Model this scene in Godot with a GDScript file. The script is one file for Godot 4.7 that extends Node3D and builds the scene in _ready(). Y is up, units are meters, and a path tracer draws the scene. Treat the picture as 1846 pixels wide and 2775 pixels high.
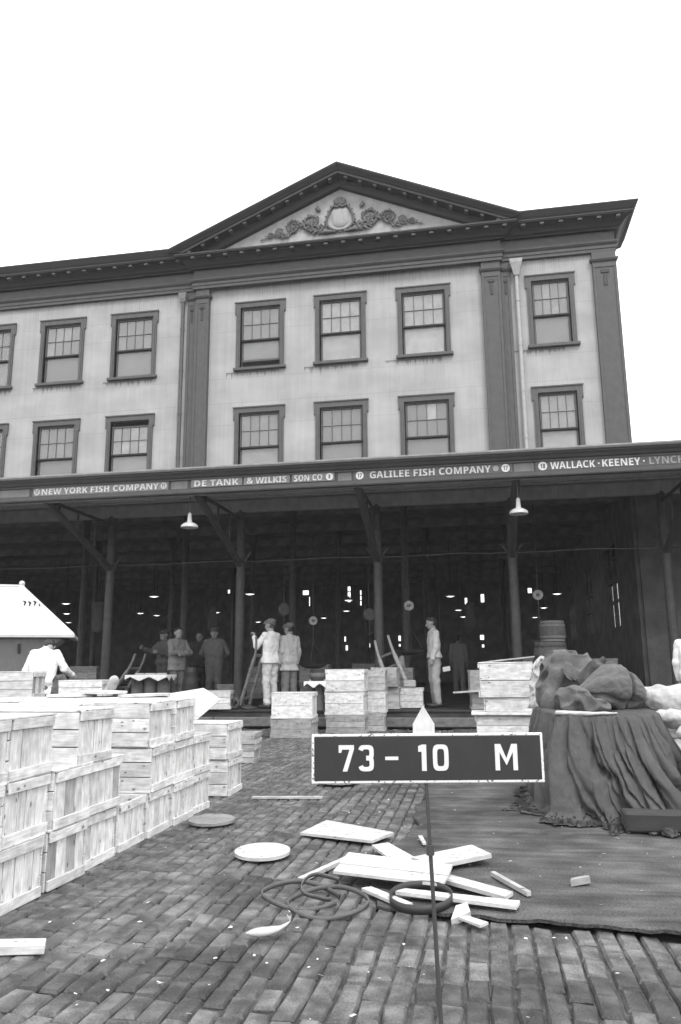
extends Node3D

var rng := RandomNumberGenerator.new()
var M := {}
var boxes := {}
var used := {}


func grey(v: float) -> Color:
	return Color(v, v, v).linear_to_srgb()


func numbered(parent: Node, called: String) -> String:
	var key := str(parent.get_instance_id()) + called
	var n: int = used.get(key, 0)
	used[key] = n + 1
	return called if n == 0 else "%s_%03d" % [called, n]


func tag(o: Node, label: String, category: String, group := "", kind := "") -> Node:
	if label: o.set_meta("label", label)
	if category: o.set_meta("category", category)
	if group: o.set_meta("group", group)
	if kind: o.set_meta("kind", kind)
	return o


func thing(called: String, label: String, category: String, at := Vector3.ZERO, turn := 0.0, group := "") -> Node3D:
	var o := Node3D.new()
	o.name = numbered(self, called)
	add_child(o, true)
	o.position = at
	o.rotation.y = turn
	tag(o, label, category, group)
	return o


func structure(called: String, mesh: Mesh, m: Material, at := Vector3.ZERO) -> MeshInstance3D:
	var o := put(called, mesh, m, self, at)
	o.set_meta("kind", "structure")
	return o


func put(called: String, mesh: Mesh, m: Material, parent: Node, at := Vector3.ZERO, turn := Vector3.ZERO) -> MeshInstance3D:
	var o := MeshInstance3D.new()
	o.name = numbered(parent, called)
	o.mesh = mesh
	o.material_override = m
	parent.add_child(o, true)
	o.position = at
	o.rotation = turn
	return o


func copy_of(source: Node3D, called: String, label: String, at: Vector3, turn := 0.0, group := "") -> Node3D:
	var o: Node3D = source.duplicate()
	o.name = numbered(self, called)
	add_child(o, true)
	o.position = at
	o.rotation.y = turn
	o.set_meta("label", label)
	if group: o.set_meta("group", group)
	return o


# ---------------------------------------------------------------- shapes
func start() -> SurfaceTool:
	var st := SurfaceTool.new()
	st.begin(Mesh.PRIMITIVE_TRIANGLES)
	st.set_smooth_group(-1)
	return st


func done(st: SurfaceTool) -> ArrayMesh:
	st.generate_normals()
	return st.commit()


func tri(st: SurfaceTool, a: Vector3, b: Vector3, c: Vector3, out: Vector3) -> void:
	if (b - a).cross(c - a).dot(out) > 0.0:
		var t = b
		b = c
		c = t
	st.add_vertex(a)
	st.add_vertex(b)
	st.add_vertex(c)


func quad(st: SurfaceTool, a: Vector3, b: Vector3, c: Vector3, d: Vector3, out: Vector3) -> void:
	tri(st, a, b, c, out)
	tri(st, a, c, d, out)


func add_box(st: SurfaceTool, c: Vector3, size: Vector3, basis := Basis(), bevel := 0.0) -> void:
	var h := size / 2.0
	var b := minf(bevel, minf(h.x, minf(h.y, h.z)) * 0.6)
	var p := func(s: Vector3, axis: int) -> Vector3:
		var q := s * h
		for i in 3:
			if i != axis: q[i] -= s[i] * b
		return c + basis * q
	for axis in 3:
		var u := (axis + 1) % 3
		var v := (axis + 2) % 3
		for sg in [-1.0, 1.0]:
			var k: Array[Vector3] = []
			for e in [[-1, -1], [1, -1], [1, 1], [-1, 1]]:
				var s := Vector3.ZERO
				s[axis] = sg
				s[u] = e[0]
				s[v] = e[1]
				k.append(p.call(s, axis))
			var o := Vector3.ZERO
			o[axis] = sg
			quad(st, k[0], k[1], k[2], k[3], basis * o)
			if b > 0.0:
				for sg2 in [-1.0, 1.0]:
					var s1 := Vector3.ONE
					s1[axis] = sg
					s1[u] = sg2
					var s2 := s1
					s1[v] = -1.0
					s2[v] = 1.0
					var oo := Vector3.ZERO
					oo[axis] = sg
					oo[u] = sg2
					quad(st, p.call(s1, axis), p.call(s2, axis), p.call(s2, u), p.call(s1, u), basis * oo)
	if b > 0.0:
		for i in 8:
			var s := Vector3(1 if i & 1 else -1, 1 if i & 2 else -1, 1 if i & 4 else -1)
			tri(st, p.call(s, 0), p.call(s, 1), p.call(s, 2), basis * s)


func box_mesh(size: Vector3, bevel := 0.002) -> ArrayMesh:
	var key := "%.4f %.4f %.4f %.4f" % [size.x, size.y, size.z, bevel]
	if not boxes.has(key):
		var st := start()
		add_box(st, Vector3.ZERO, size, Basis(), bevel)
		boxes[key] = done(st)
	return boxes[key]


func box(called: String, parent: Node, at: Vector3, size: Vector3, m: Material, bevel := 0.002, turn := Vector3.ZERO) -> MeshInstance3D:
	return put(called, box_mesh(size, bevel), m, parent, at, turn)


# a bar of rectangular section between two points
func add_bar(st: SurfaceTool, a: Vector3, b: Vector3, w: float, d: float, side := Vector3.RIGHT) -> void:
	var y := (b - a).normalized()
	var z := side.cross(y).normalized()
	var x := y.cross(z)
	add_box(st, (a + b) / 2.0, Vector3(w, a.distance_to(b), d), Basis(x, y, z), minf(w, d) * 0.15)


func add_tube(st: SurfaceTool, pts: Array, radius: Array, sides := 8, flat := 1.0, close := true) -> void:
	st.set_smooth_group(1)
	var rings: Array = []
	var up := Vector3.UP
	for i in pts.size():
		var dir: Vector3 = (pts[mini(i + 1, pts.size() - 1)] - pts[maxi(i - 1, 0)]).normalized()
		if absf(dir.dot(up)) > 0.95: up = Vector3.RIGHT if absf(dir.x) < 0.7 else Vector3.BACK
		var s := dir.cross(up).normalized()
		var t := s.cross(dir).normalized()
		up = t
		var r: float = radius[mini(i, radius.size() - 1)]
		var ring: Array = []
		for k in sides:
			var a := TAU * k / sides
			ring.append(pts[i] + s * cos(a) * r + t * sin(a) * r * flat)
		rings.append(ring)
	for i in rings.size() - 1:
		for k in sides:
			var k2 := (k + 1) % sides
			var mid: Vector3 = (pts[i] + pts[i + 1]) / 2.0
			var face: Vector3 = (rings[i][k] + rings[i][k2] + rings[i + 1][k] + rings[i + 1][k2]) / 4.0
			quad(st, rings[i][k], rings[i][k2], rings[i + 1][k2], rings[i + 1][k], face - mid)
	if close:
		st.set_smooth_group(-1)
		for e in [0, rings.size() - 1]:
			var o: Vector3 = pts[e] - pts[1 if e == 0 else e - 1]
			for k in sides:
				tri(st, pts[e], rings[e][k], rings[e][(k + 1) % sides], o)
	st.set_smooth_group(-1)


# profile of Vector2(radius, height); group 1 = smooth
func add_lathe(st: SurfaceTool, profile: Array, segs := 20, at := Vector3.ZERO, smooth := true) -> void:
	for i in profile.size() - 1:
		var p: Vector2 = profile[i]
		var q: Vector2 = profile[i + 1]
		st.set_smooth_group(i + 2 if smooth else -1)
		for k in segs:
			var a := TAU * k / segs
			var b := TAU * (k + 1) / segs
			var e := func(r: Vector2, t: float) -> Vector3: return at + Vector3(cos(t) * r.x, r.y, sin(t) * r.x)
			var slope := Vector2(q.y - p.y, p.x - q.x)
			var m := (a + b) / 2.0
			var out := Vector3(cos(m) * slope.x, slope.y, sin(m) * slope.x)
			if p.x < 1e-5: tri(st, e.call(p, a), e.call(q, a), e.call(q, b), out)
			elif q.x < 1e-5: tri(st, e.call(p, a), e.call(q, a), e.call(p, b), out)
			else: quad(st, e.call(p, a), e.call(p, b), e.call(q, b), e.call(q, a), out)
	st.set_smooth_group(-1)


# a moulding: profile of Vector2(out, y) carried along a plan of Vector2(x, z), mitred; outward is to the left of +x, towards +z
func add_moulding(st: SurfaceTool, plan: Array, profile: Array) -> void:
	var places: Array = []
	for i in plan.size():
		var n1 := Vector2.ZERO
		var n2 := Vector2.ZERO
		if i > 0:
			var d: Vector2 = (plan[i] - plan[i - 1]).normalized()
			n1 = Vector2(-d.y, d.x)
		if i < plan.size() - 1:
			var d: Vector2 = (plan[i + 1] - plan[i]).normalized()
			n2 = Vector2(-d.y, d.x)
		if i == 0: n1 = n2
		if i == plan.size() - 1: n2 = n1
		var mi := (n1 + n2) / (1.0 + n1.dot(n2))
		var row: Array = []
		for q in profile:
			var at: Vector2 = plan[i] + mi * q.x
			row.append(Vector3(at.x, q.y, at.y))
		places.append(row)
	for i in plan.size() - 1:
		var d: Vector2 = (plan[i + 1] - plan[i]).normalized()
		var n := Vector2(-d.y, d.x)
		for k in profile.size() - 1:
			var e: Vector2 = profile[k + 1] - profile[k]
			var out := Vector3(n.x * e.y, -e.x, n.y * e.y)
			quad(st, places[i][k], places[i + 1][k], places[i + 1][k + 1], places[i][k + 1], out)
	for e in [0, plan.size() - 1]:
		var row: Array = places[e]
		var d: Vector2 = plan[1] - plan[0] if e == 0 else plan[e] - plan[e - 1]
		var out := Vector3(d.x, 0, d.y) * (-1.0 if e == 0 else 1.0)
		var flat := PackedVector2Array(profile)
		var ids := Geometry2D.triangulate_polygon(flat)
		for t in ids.size() / 3:
			tri(st, row[ids[t * 3]], row[ids[t * 3 + 1]], row[ids[t * 3 + 2]], out)


# a flat outline (x, y) given a thickness, centred on z = 0, turned by basis
func add_plate(st: SurfaceTool, outline: Array, thick: float, tf := Transform3D()) -> void:
	var ids := Geometry2D.triangulate_polygon(PackedVector2Array(outline))
	for sg in [-1.0, 1.0]:
		for t in ids.size() / 3:
			var k: Array = []
			for e in 3:
				var p: Vector2 = outline[ids[t * 3 + e]]
				k.append(tf * Vector3(p.x, p.y, sg * thick / 2.0))
			tri(st, k[0], k[1], k[2], tf.basis * Vector3(0, 0, sg))
	var area := 0.0
	for i in outline.size():
		var p: Vector2 = outline[i]
		var q: Vector2 = outline[(i + 1) % outline.size()]
		area += p.cross(q)
	for i in outline.size():
		var p: Vector2 = outline[i]
		var q: Vector2 = outline[(i + 1) % outline.size()]
		var o := Vector3(q.y - p.y, p.x - q.x, 0) * signf(area)
		var z := thick / 2.0
		quad(st, tf * Vector3(p.x, p.y, -z), tf * Vector3(q.x, q.y, -z), tf * Vector3(q.x, q.y, z), tf * Vector3(p.x, p.y, z), tf.basis * o)


# a wall in the plane of x and y with rectangular holes (Rect2) and thickness towards -z
func add_holed_wall(st: SurfaceTool, area: Rect2, holes: Array, thick: float, tf := Transform3D(), uv := false) -> void:
	var xs: Array = [area.position.x, area.end.x]
	var ys: Array = [area.position.y, area.end.y]
	for h in holes:
		for x in [h.position.x, h.end.x]:
			if not xs.has(x): xs.append(x)
		for y in [h.position.y, h.end.y]:
			if not ys.has(y): ys.append(y)
	xs.sort()
	ys.sort()
	for i in xs.size() - 1:
		for j in ys.size() - 1:
			var mid := Vector2(xs[i] + xs[i + 1], ys[j] + ys[j + 1]) / 2.0
			var open := false
			for h in holes:
				if h.has_point(mid): open = true
			if open: continue
			for z in [0.0, -thick]:
				var k: Array = []
				for e in [[0, 0], [1, 0], [1, 1], [0, 1]]: k.append(Vector3(xs[i + e[0]], ys[j + e[1]], z))
				var order := [0, 3, 2, 0, 2, 1] if z == 0.0 else [0, 1, 2, 0, 2, 3]
				for n in order:
					if uv: st.set_uv(Vector2((k[n].x - area.position.x) / area.size.x, 1.0 - (k[n].y - area.position.y) / area.size.y))
					st.add_vertex(tf * k[n])
	for h in holes + [area]:
		var sg := 1.0 if h == area else -1.0
		var c: Array = [h.position, Vector2(h.end.x, h.position.y), h.end, Vector2(h.position.x, h.end.y)]
		var mid: Vector2 = h.get_center()
		for e in 4:
			var a: Vector2 = c[e]
			var b: Vector2 = c[(e + 1) % 4]
			var o: Vector2 = ((a + b) / 2.0 - mid) * sg
			if uv: st.set_uv(Vector2((a.x - area.position.x) / area.size.x, 1.0 - (a.y - area.position.y) / area.size.y))
			quad(st, tf * Vector3(a.x, a.y, 0), tf * Vector3(b.x, b.y, 0), tf * Vector3(b.x, b.y, -thick), tf * Vector3(a.x, a.y, -thick), tf.basis * Vector3(o.x, o.y, 0))


# lettering stretched into a box (width, height), standing on z = 0, its middle at the origin
func lettering(text: String, size: Vector2, deep := 0.004, serif := false, weight := 700) -> ArrayMesh:
	var f := SystemFont.new()
	f.font_names = PackedStringArray(["Droid Serif" if serif else "Droid Sans"])
	f.font_weight = weight
	var t := TextMesh.new()
	t.text = text
	t.font = f
	t.font_size = 64
	t.pixel_size = 0.01
	t.depth = 1.0
	t.curve_step = 1.0
	var bb := t.get_aabb()
	var k := Vector3(size.x / bb.size.x, size.y / bb.size.y, deep / bb.size.z)
	var tf := Transform3D(Basis.from_scale(k), -(bb.get_center() * k) + Vector3(0, 0, deep / 2.0))
	var st := SurfaceTool.new()
	st.begin(Mesh.PRIMITIVE_TRIANGLES)
	st.append_from(t, 0, tf)
	return st.commit()


# ---------------------------------------------------------------- textures and materials
func noise_bytes(sd: int, freq: float, octaves: int, w: int, h: int, from := Vector2i.ZERO, kind := FastNoiseLite.TYPE_SIMPLEX_SMOOTH, ridged := false) -> PackedByteArray:
	var n := FastNoiseLite.new()
	n.seed = sd
	n.noise_type = kind
	n.frequency = freq
	n.fractal_octaves = octaves
	n.fractal_type = FastNoiseLite.FRACTAL_RIDGED if ridged else FastNoiseLite.FRACTAL_FBM
	var small := from if from != Vector2i.ZERO else Vector2i(w, h)
	var im := n.get_seamless_image(small.x, small.y)
	if im.get_format() != Image.FORMAT_L8: im.convert(Image.FORMAT_L8)
	if small != Vector2i(w, h): im.resize(w, h, Image.INTERPOLATE_CUBIC)
	return im.get_data()


func tex(w: int, h: int, data: PackedByteArray) -> ImageTexture:
	var im := Image.create_from_data(w, h, false, Image.FORMAT_L8, data)
	im.convert(Image.FORMAT_RGB8)
	return ImageTexture.create_from_image(im)


func bump(w: int, h: int, data: PackedByteArray, strength: float) -> ImageTexture:
	var im := Image.create_from_data(w, h, false, Image.FORMAT_L8, data)
	im.convert(Image.FORMAT_RGBA8)
	im.bump_map_to_normal_map(strength)
	return ImageTexture.create_from_image(im)


# layers: [bytes, weight] summed about a middle of 0.5 on top of base, as bytes
func blend(base: float, layers: Array, size: int, low := 0.0, high := 1.0) -> PackedByteArray:
	var out := PackedByteArray()
	out.resize(size)
	var a: PackedByteArray = layers[0][0]
	var wa: float = layers[0][1]
	var b: PackedByteArray = layers[1][0] if layers.size() > 1 else a
	var wb: float = layers[1][1] if layers.size() > 1 else 0.0
	var c: PackedByteArray = layers[2][0] if layers.size() > 2 else a
	var wc: float = layers[2][1] if layers.size() > 2 else 0.0
	var mid := 127.5 * (wa + wb + wc)
	var bb := base * 255.0 - mid
	for i in size:
		out[i] = int(clampf(bb + a[i] * wa + b[i] * wb + c[i] * wc, low * 255.0, high * 255.0))
	return out


func mat(key: String, v: float, rough := 0.8, albedo: Texture2D = null, scale := Vector3.ONE, normal: Texture2D = null, deep := 1.0, world := true) -> StandardMaterial3D:
	var m := StandardMaterial3D.new()
	m.albedo_color = grey(v)
	m.roughness = rough
	if albedo or normal:
		m.uv1_triplanar = true
		m.uv1_world_triplanar = world
		m.uv1_scale = scale
	if albedo: m.albedo_texture = albedo
	if normal:
		m.normal_enabled = true
		m.normal_texture = normal
		m.normal_scale = deep
	M[key] = m
	return m


func make_materials() -> void:
	var n := 512
	var nn := n * n
	# wood, grain along u
	var fine := noise_bytes(11, 0.09, 3, n, n, Vector2i(40, n))
	var broad := noise_bytes(12, 0.02, 3, n, n, Vector2i(128, n))
	var blot := noise_bytes(13, 0.012, 4, n, n)
	var wood := blend(0.89, [[fine, 0.15], [broad, 0.17], [blot, 0.17]], nn, 0.3)
	var wr := RandomNumberGenerator.new()
	wr.seed = 5
	for k in 12:                                                   # knots
		var cx := wr.randi_range(20, n - 20)
		var cy := wr.randi_range(12, n - 12)
		var rx := wr.randf_range(4, 9)
		var ry := rx * wr.randf_range(0.5, 0.7)
		for y in range(-14, 15):
			for x in range(-19, 20):
				var d := Vector2(x / rx, y / ry).length()
				if d < 1.9:
					var i := posmod(cy + y, n) * n + posmod(cx + x, n)
					wood[i] = int(wood[i] * (0.42 + 0.3 * minf(d, 1.9)))
	var wood_h := tex(n, n, wood)
	var turned := Image.create_from_data(n, n, false, Image.FORMAT_L8, wood)
	turned.rotate_90(CLOCKWISE)
	turned.convert(Image.FORMAT_RGB8)
	var wood_v := ImageTexture.create_from_image(turned)
	var fine_n := bump(n, n, fine, 3.0)
	var k := 0
	for t in [0.80, 0.74, 0.64, 0.71]:
		mat("board_h%d" % k, t, 0.75, wood_h, Vector3(1.6, 1.6, 1.6))
		M["board_h%d" % k].uv1_offset = Vector3(0.37, 0.21, 0.73) * (k + 1)
		mat("board_v%d" % k, t, 0.75, wood_v, Vector3(1.6, 1.6, 1.6))
		M["board_v%d" % k].uv1_offset = Vector3(0.23, 0.41, 0.57) * (k + 1)
		k += 1
	k = 0
	for t in [0.42, 0.33, 0.5]:                                    # weathered grey crates
		mat("old_h%d" % k, t, 0.8, wood_h, Vector3(1.3, 1.3, 1.3))
		mat("old_v%d" % k, t, 0.8, wood_v, Vector3(1.3, 1.3, 1.3))
		k += 1
	k = 0
	for t in [0.66, 0.56, 0.61]:                                     # thin boards lying out in the street
		mat("street_board%d" % k, t, 0.8, wood_h, Vector3(2.2, 2.2, 2.2))
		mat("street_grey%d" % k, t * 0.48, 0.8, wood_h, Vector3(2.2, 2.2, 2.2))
		M["street_board%d" % k].uv1_offset = Vector3(0.31, 0.17, 0.43) * (k + 1)
		k += 1
	mat("dark_wood", 0.035, 0.8, wood_h, Vector3(0.9, 0.9, 0.9))
	mat("mid_wood", 0.16, 0.8, wood_h, Vector3(1.1, 1.1, 1.1))
	mat("hoop_wood", 0.13, 0.75, wood_h, Vector3(3, 3, 3))
	mat("hoop_iron", 0.028, 0.6)
	# blotched paint, iron, plaster
	var cloud := noise_bytes(21, 0.01, 5, n, n)
	var grain := noise_bytes(22, 0.14, 3, n, n)
	var streak := noise_bytes(23, 0.05, 3, n, n, Vector2i(n, 48))
	var paint := tex(n, n, blend(0.9, [[cloud, 0.12], [grain, 0.05], [streak, 0.08]], nn, 0.2))
	var iron := tex(n, n, blend(0.85, [[cloud, 0.24], [grain, 0.12]], nn, 0.1))
	var rough_n := bump(n, n, blend(0.5, [[grain, 0.6], [cloud, 0.4]], nn), 2.0)
	mat("trim", 0.078, 0.62, paint, Vector3(0.7, 0.7, 0.7), rough_n, 0.25)
	mat("trim_dark", 0.036, 0.62, paint, Vector3(0.7, 0.7, 0.7))
	mat("casing", 0.09, 0.6, paint, Vector3(0.9, 0.9, 0.9), rough_n, 0.2)
	mat("plaster", 0.42, 0.8, paint, Vector3(0.6, 0.6, 0.6), rough_n, 0.3)
	mat("relief", 0.15, 0.7, iron, Vector3(1, 1, 1))
	mat("roofing", 0.06, 0.9, iron, Vector3(0.3, 0.3, 0.3))
	mat("zinc", 0.3, 0.45, paint, Vector3(1.2, 1.2, 1.2))
	mat("zinc_light", 0.42, 0.45, paint, Vector3(1.2, 1.2, 1.2))
	mat("iron", 0.1, 0.6, iron, Vector3(1.2, 1.2, 1.2))
	mat("iron_black", 0.012, 0.65, iron, Vector3(1.2, 1.2, 1.2))
	mat("hall", 0.3, 0.9, iron, Vector3(0.4, 0.4, 0.4))
	mat("hall_wall", 0.26, 0.9, iron, Vector3(0.3, 0.3, 0.3))
	mat("soffit", 0.42, 0.85, paint, Vector3(0.5, 0.5, 0.5))
	mat("fascia", 0.075, 0.65, paint, Vector3(0.6, 0.6, 0.6))
	mat("fascia_panel", 0.19, 0.7, paint, Vector3(0.8, 0.8, 0.8))
	mat("sign_pale", 0.21, 0.6, paint, Vector3(1.5, 1.5, 1.5))
	mat("sign_grey", 0.10, 0.6, paint, Vector3(1.5, 1.5, 1.5))
	mat("letter", 0.62, 0.6)
	mat("letter_worn", 0.62, 0.6, paint, Vector3(4, 4, 4))
	mat("letter_faint", 0.26, 0.6)
	mat("enamel", 0.62, 0.3, paint, Vector3(2, 2, 2))
	mat("white_paint", 0.72, 0.5, paint, Vector3(0.8, 0.8, 0.8))
	mat("grey_paint", 0.36, 0.55, paint, Vector3(0.8, 0.8, 0.8))
	mat("dial", 0.5, 0.4, iron, Vector3(2, 2, 2))
	mat("pan", 0.16, 0.4, iron, Vector3(3, 3, 3))
	mat("plate_black", 0.024, 0.5, paint, Vector3(3, 3, 3), rough_n, 0.15)
	var chip := noise_bytes(61, 0.05, 4, n, n)
	for i in nn: chip[i] = 250 if chip[i] < 182 else (150 if chip[i] < 192 else 50)
	var chips := tex(n, n, chip)
	mat("plate_white", 0.72, 0.55, paint, Vector3(5, 5, 5))
	mat("plate_border", 0.7, 0.55, chips, Vector3(2.6, 2.6, 2.6))
	mat("letter_chipped", 0.8, 0.6, iron, Vector3(3, 3, 3))
	mat("rod", 0.05, 0.4)
	mat("litter", 0.55, 0.8)
	mat("fish", 0.6, 0.45, iron, Vector3(6, 6, 6))
	for i in 6:                                                    # blinds and dusty glass seen behind the panes
		var v: float = [0.05, 0.085, 0.14, 0.22, 0.33, 0.42][i]
		mat("blind%d" % i, v, 0.85, iron, Vector3(0.4, 0.4, 0.4))
	var glass := mat("glass", 0.5, 0.04)
	glass.albedo_color = Color(0.75, 0.75, 0.75, 0.12)
	glass.transparency = BaseMaterial3D.TRANSPARENCY_ALPHA
	var dirty := mat("glass_dirty", 0.3, 0.2)
	dirty.albedo_color = Color(0.4, 0.4, 0.4, 0.88)
	dirty.transparency = BaseMaterial3D.TRANSPARENCY_ALPHA
	var glow := mat("bulb", 0.9, 0.5)
	glow.emission_enabled = true
	glow.emission = Color(1, 1, 1)
	glow.emission_energy_multiplier = 0.11
	# stone
	var mud := noise_bytes(31, 0.008, 5, n, n)
	var pit := noise_bytes(32, 0.2, 3, n, n)
	var patch := noise_bytes(33, 0.02, 4, n, n)
	var stone := blend(0.72, [[mud, 0.6], [pit, 0.38], [patch, 0.42]], nn, 0.14)
	var stone_t := tex(n, n, stone)
	var stone_n := bump(n, n, blend(0.5, [[pit, 0.6], [patch, 0.5]], nn), 4.0)
	for i in 8:
		mat("stone%d" % i, [0.195, 0.185, 0.203, 0.177, 0.198, 0.19, 0.135, 0.09][i], 0.62, stone_t, Vector3(0.9, 0.9, 0.9), stone_n, 0.6)
		M["stone%d" % i].uv1_offset = Vector3(0.13, 0.0, 0.31) * (0 if i < 3 else 1)
	mat("stone_far", 0.235, 0.62, stone_t, Vector3(0.9, 0.9, 0.9), stone_n, 0.6).vertex_color_use_as_albedo = true
	mat("joint", 0.095, 0.8, stone_t, Vector3(1.3, 1.3, 1.3), stone_n, 1.0)
	# the worn apron: streaks along x, stains of its own
	var run := noise_bytes(41, 0.03, 4, n, n, Vector2i(64, n))
	var apron := blend(0.72, [[run, 0.4], [mud, 0.42], [pit, 0.34]], nn, 0.12)
	mat("apron", 0.16, 0.68, tex(n, n, apron), Vector3(0.55, 0.55, 0.55), stone_n, 1.0).vertex_color_use_as_albedo = true
	mat("dock", 0.075, 0.8, tex(n, n, apron), Vector3(0.5, 0.5, 0.5), stone_n, 0.5)
	# cloth
	var weave := PackedByteArray()
	weave.resize(256 * 256)
	for y in 256:
		for x in 256:
			weave[y * 256 + x] = int(128 + 60 * sin(x * TAU / 4.0) * (1 if (y / 2) % 2 else -1) + (cloud[y * n + x] - 128) * 0.3)
	var weave_n := bump(256, 256, weave, 1.5)
	var worn_cloth := tex(n, n, blend(0.92, [[cloud, 0.09], [grain, 0.05]], nn, 0.3))
	var worn := tex(n, n, blend(0.88, [[cloud, 0.2], [grain, 0.08]], nn, 0.25))
	var crease := noise_bytes(71, 0.011, 3, n, n, Vector2i.ZERO, FastNoiseLite.TYPE_SIMPLEX_SMOOTH, true)
	var crease_n := bump(n, n, blend(0.5, [[crease, 0.8], [grain, 0.12]], nn), 9.0)
	mat("tarp", 0.08, 0.95, worn, Vector3(1.3, 1.3, 1.3), crease_n, 0.55)
	mat("canvas", 0.135, 0.95, worn, Vector3(1.9, 1.9, 1.9), crease_n, 0.9)
	mat("barrel_wood", 0.085, 0.8, wood_v, Vector3(1.3, 1.3, 1.3))
	mat("sackcloth", 0.5, 0.95, worn, Vector3(2, 2, 2), weave_n, 0.4)
	for t in [["cloth_white", 0.8], ["cloth_pale", 0.62], ["cloth_shirt", 0.6], ["cloth_work", 0.17], ["cloth_mid", 0.11], ["cloth_grey", 0.24], ["cloth_dark", 0.05], ["cloth_black", 0.02], ["denim_pale", 0.42], ["denim", 0.2]]:
		mat(t[0], t[1], 0.95, worn_cloth, Vector3(2.2, 2.2, 2.2), weave_n, 0.2)
	mat("skin", 0.27, 0.55)
	mat("skin_tan", 0.2, 0.55)
	mat("hair", 0.02, 0.6)
	mat("hair_brown", 0.06, 0.6)
	mat("shoe", 0.04, 0.5)
	mat("paper", 0.7, 0.8)
	facade_material()


# the sheet metal front: ribs, sheet joints, grime run down under each sill
func facade_material() -> void:
	var w := 2048
	var h := 1024
	var cloud := noise_bytes(51, 0.006, 5, w, h)
	var streak := noise_bytes(52, 0.06, 3, w, h, Vector2i(w, 24))
	var drip := noise_bytes(53, 0.11, 2, w, 8, Vector2i(w, 8))
	var data := blend(0.9, [[cloud, 0.12], [streak, 0.05]], w * h, 0.2)
	var rib := PackedByteArray()
	rib.resize(w * h)
	var x0 := -17.4
	var y0 := 5.9
	var sx := 21.9 / w
	var sy := 6.4 / h
	for y in h:
		var wy := y0 + 6.4 - y * sy
		for s in [11.35, 10.75, 9.3, 8.55, 7.9]:                      # sheet joints
			if absf(wy - s) < 0.007:
				for x in w: data[y * w + x] = int(data[y * w + x] * 0.94)
		for x in w: rib[y * w + x] = int(127 + 100 * sin(x * sx * TAU / 0.065))
	for c in [-14.4, -12.07, -9.74, -5.84, -3.48, -1.12, 2.34]:
		for base in [9.47, 6.24]:
			var half := 0.68 if c > 2 else 0.8
			var xa := int((c - half - x0) / sx)
			var xb := int((c + half - x0) / sx)
			for x in range(maxi(xa, 0), mini(xb, w)):
				var run := 0.05 + 0.5 * pow(maxf(drip[x] / 255.0 - 0.35, 0.0), 1.4)
				for y in range(int((y0 + 6.4 - base) / sy), mini(int((y0 + 6.4 - base + run) / sy), h)):
					var t: float = (y * sy - (y0 + 6.4 - base)) / run
					data[y * w + x] = int(data[y * w + x] * lerpf(0.62, 1.0, clampf(t, 0, 1)))
	for x in w:                                                     # grime run down from the cornice
		var run := 0.1 + 0.9 * pow(drip[(x * 3) % w] / 255.0, 2.0)
		for y in int(run / sy):
			data[y * w + x] = int(data[y * w + x] * lerpf(0.84, 1.0, y * sy / run))
	var m := StandardMaterial3D.new()
	m.albedo_color = grey(0.42)
	m.albedo_texture = tex(w, h, data)
	m.roughness = 0.75
	m.normal_enabled = true
	m.normal_texture = bump(w, h, rib, 1.0)
	m.normal_scale = 0.3
	M["front"] = m


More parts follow.
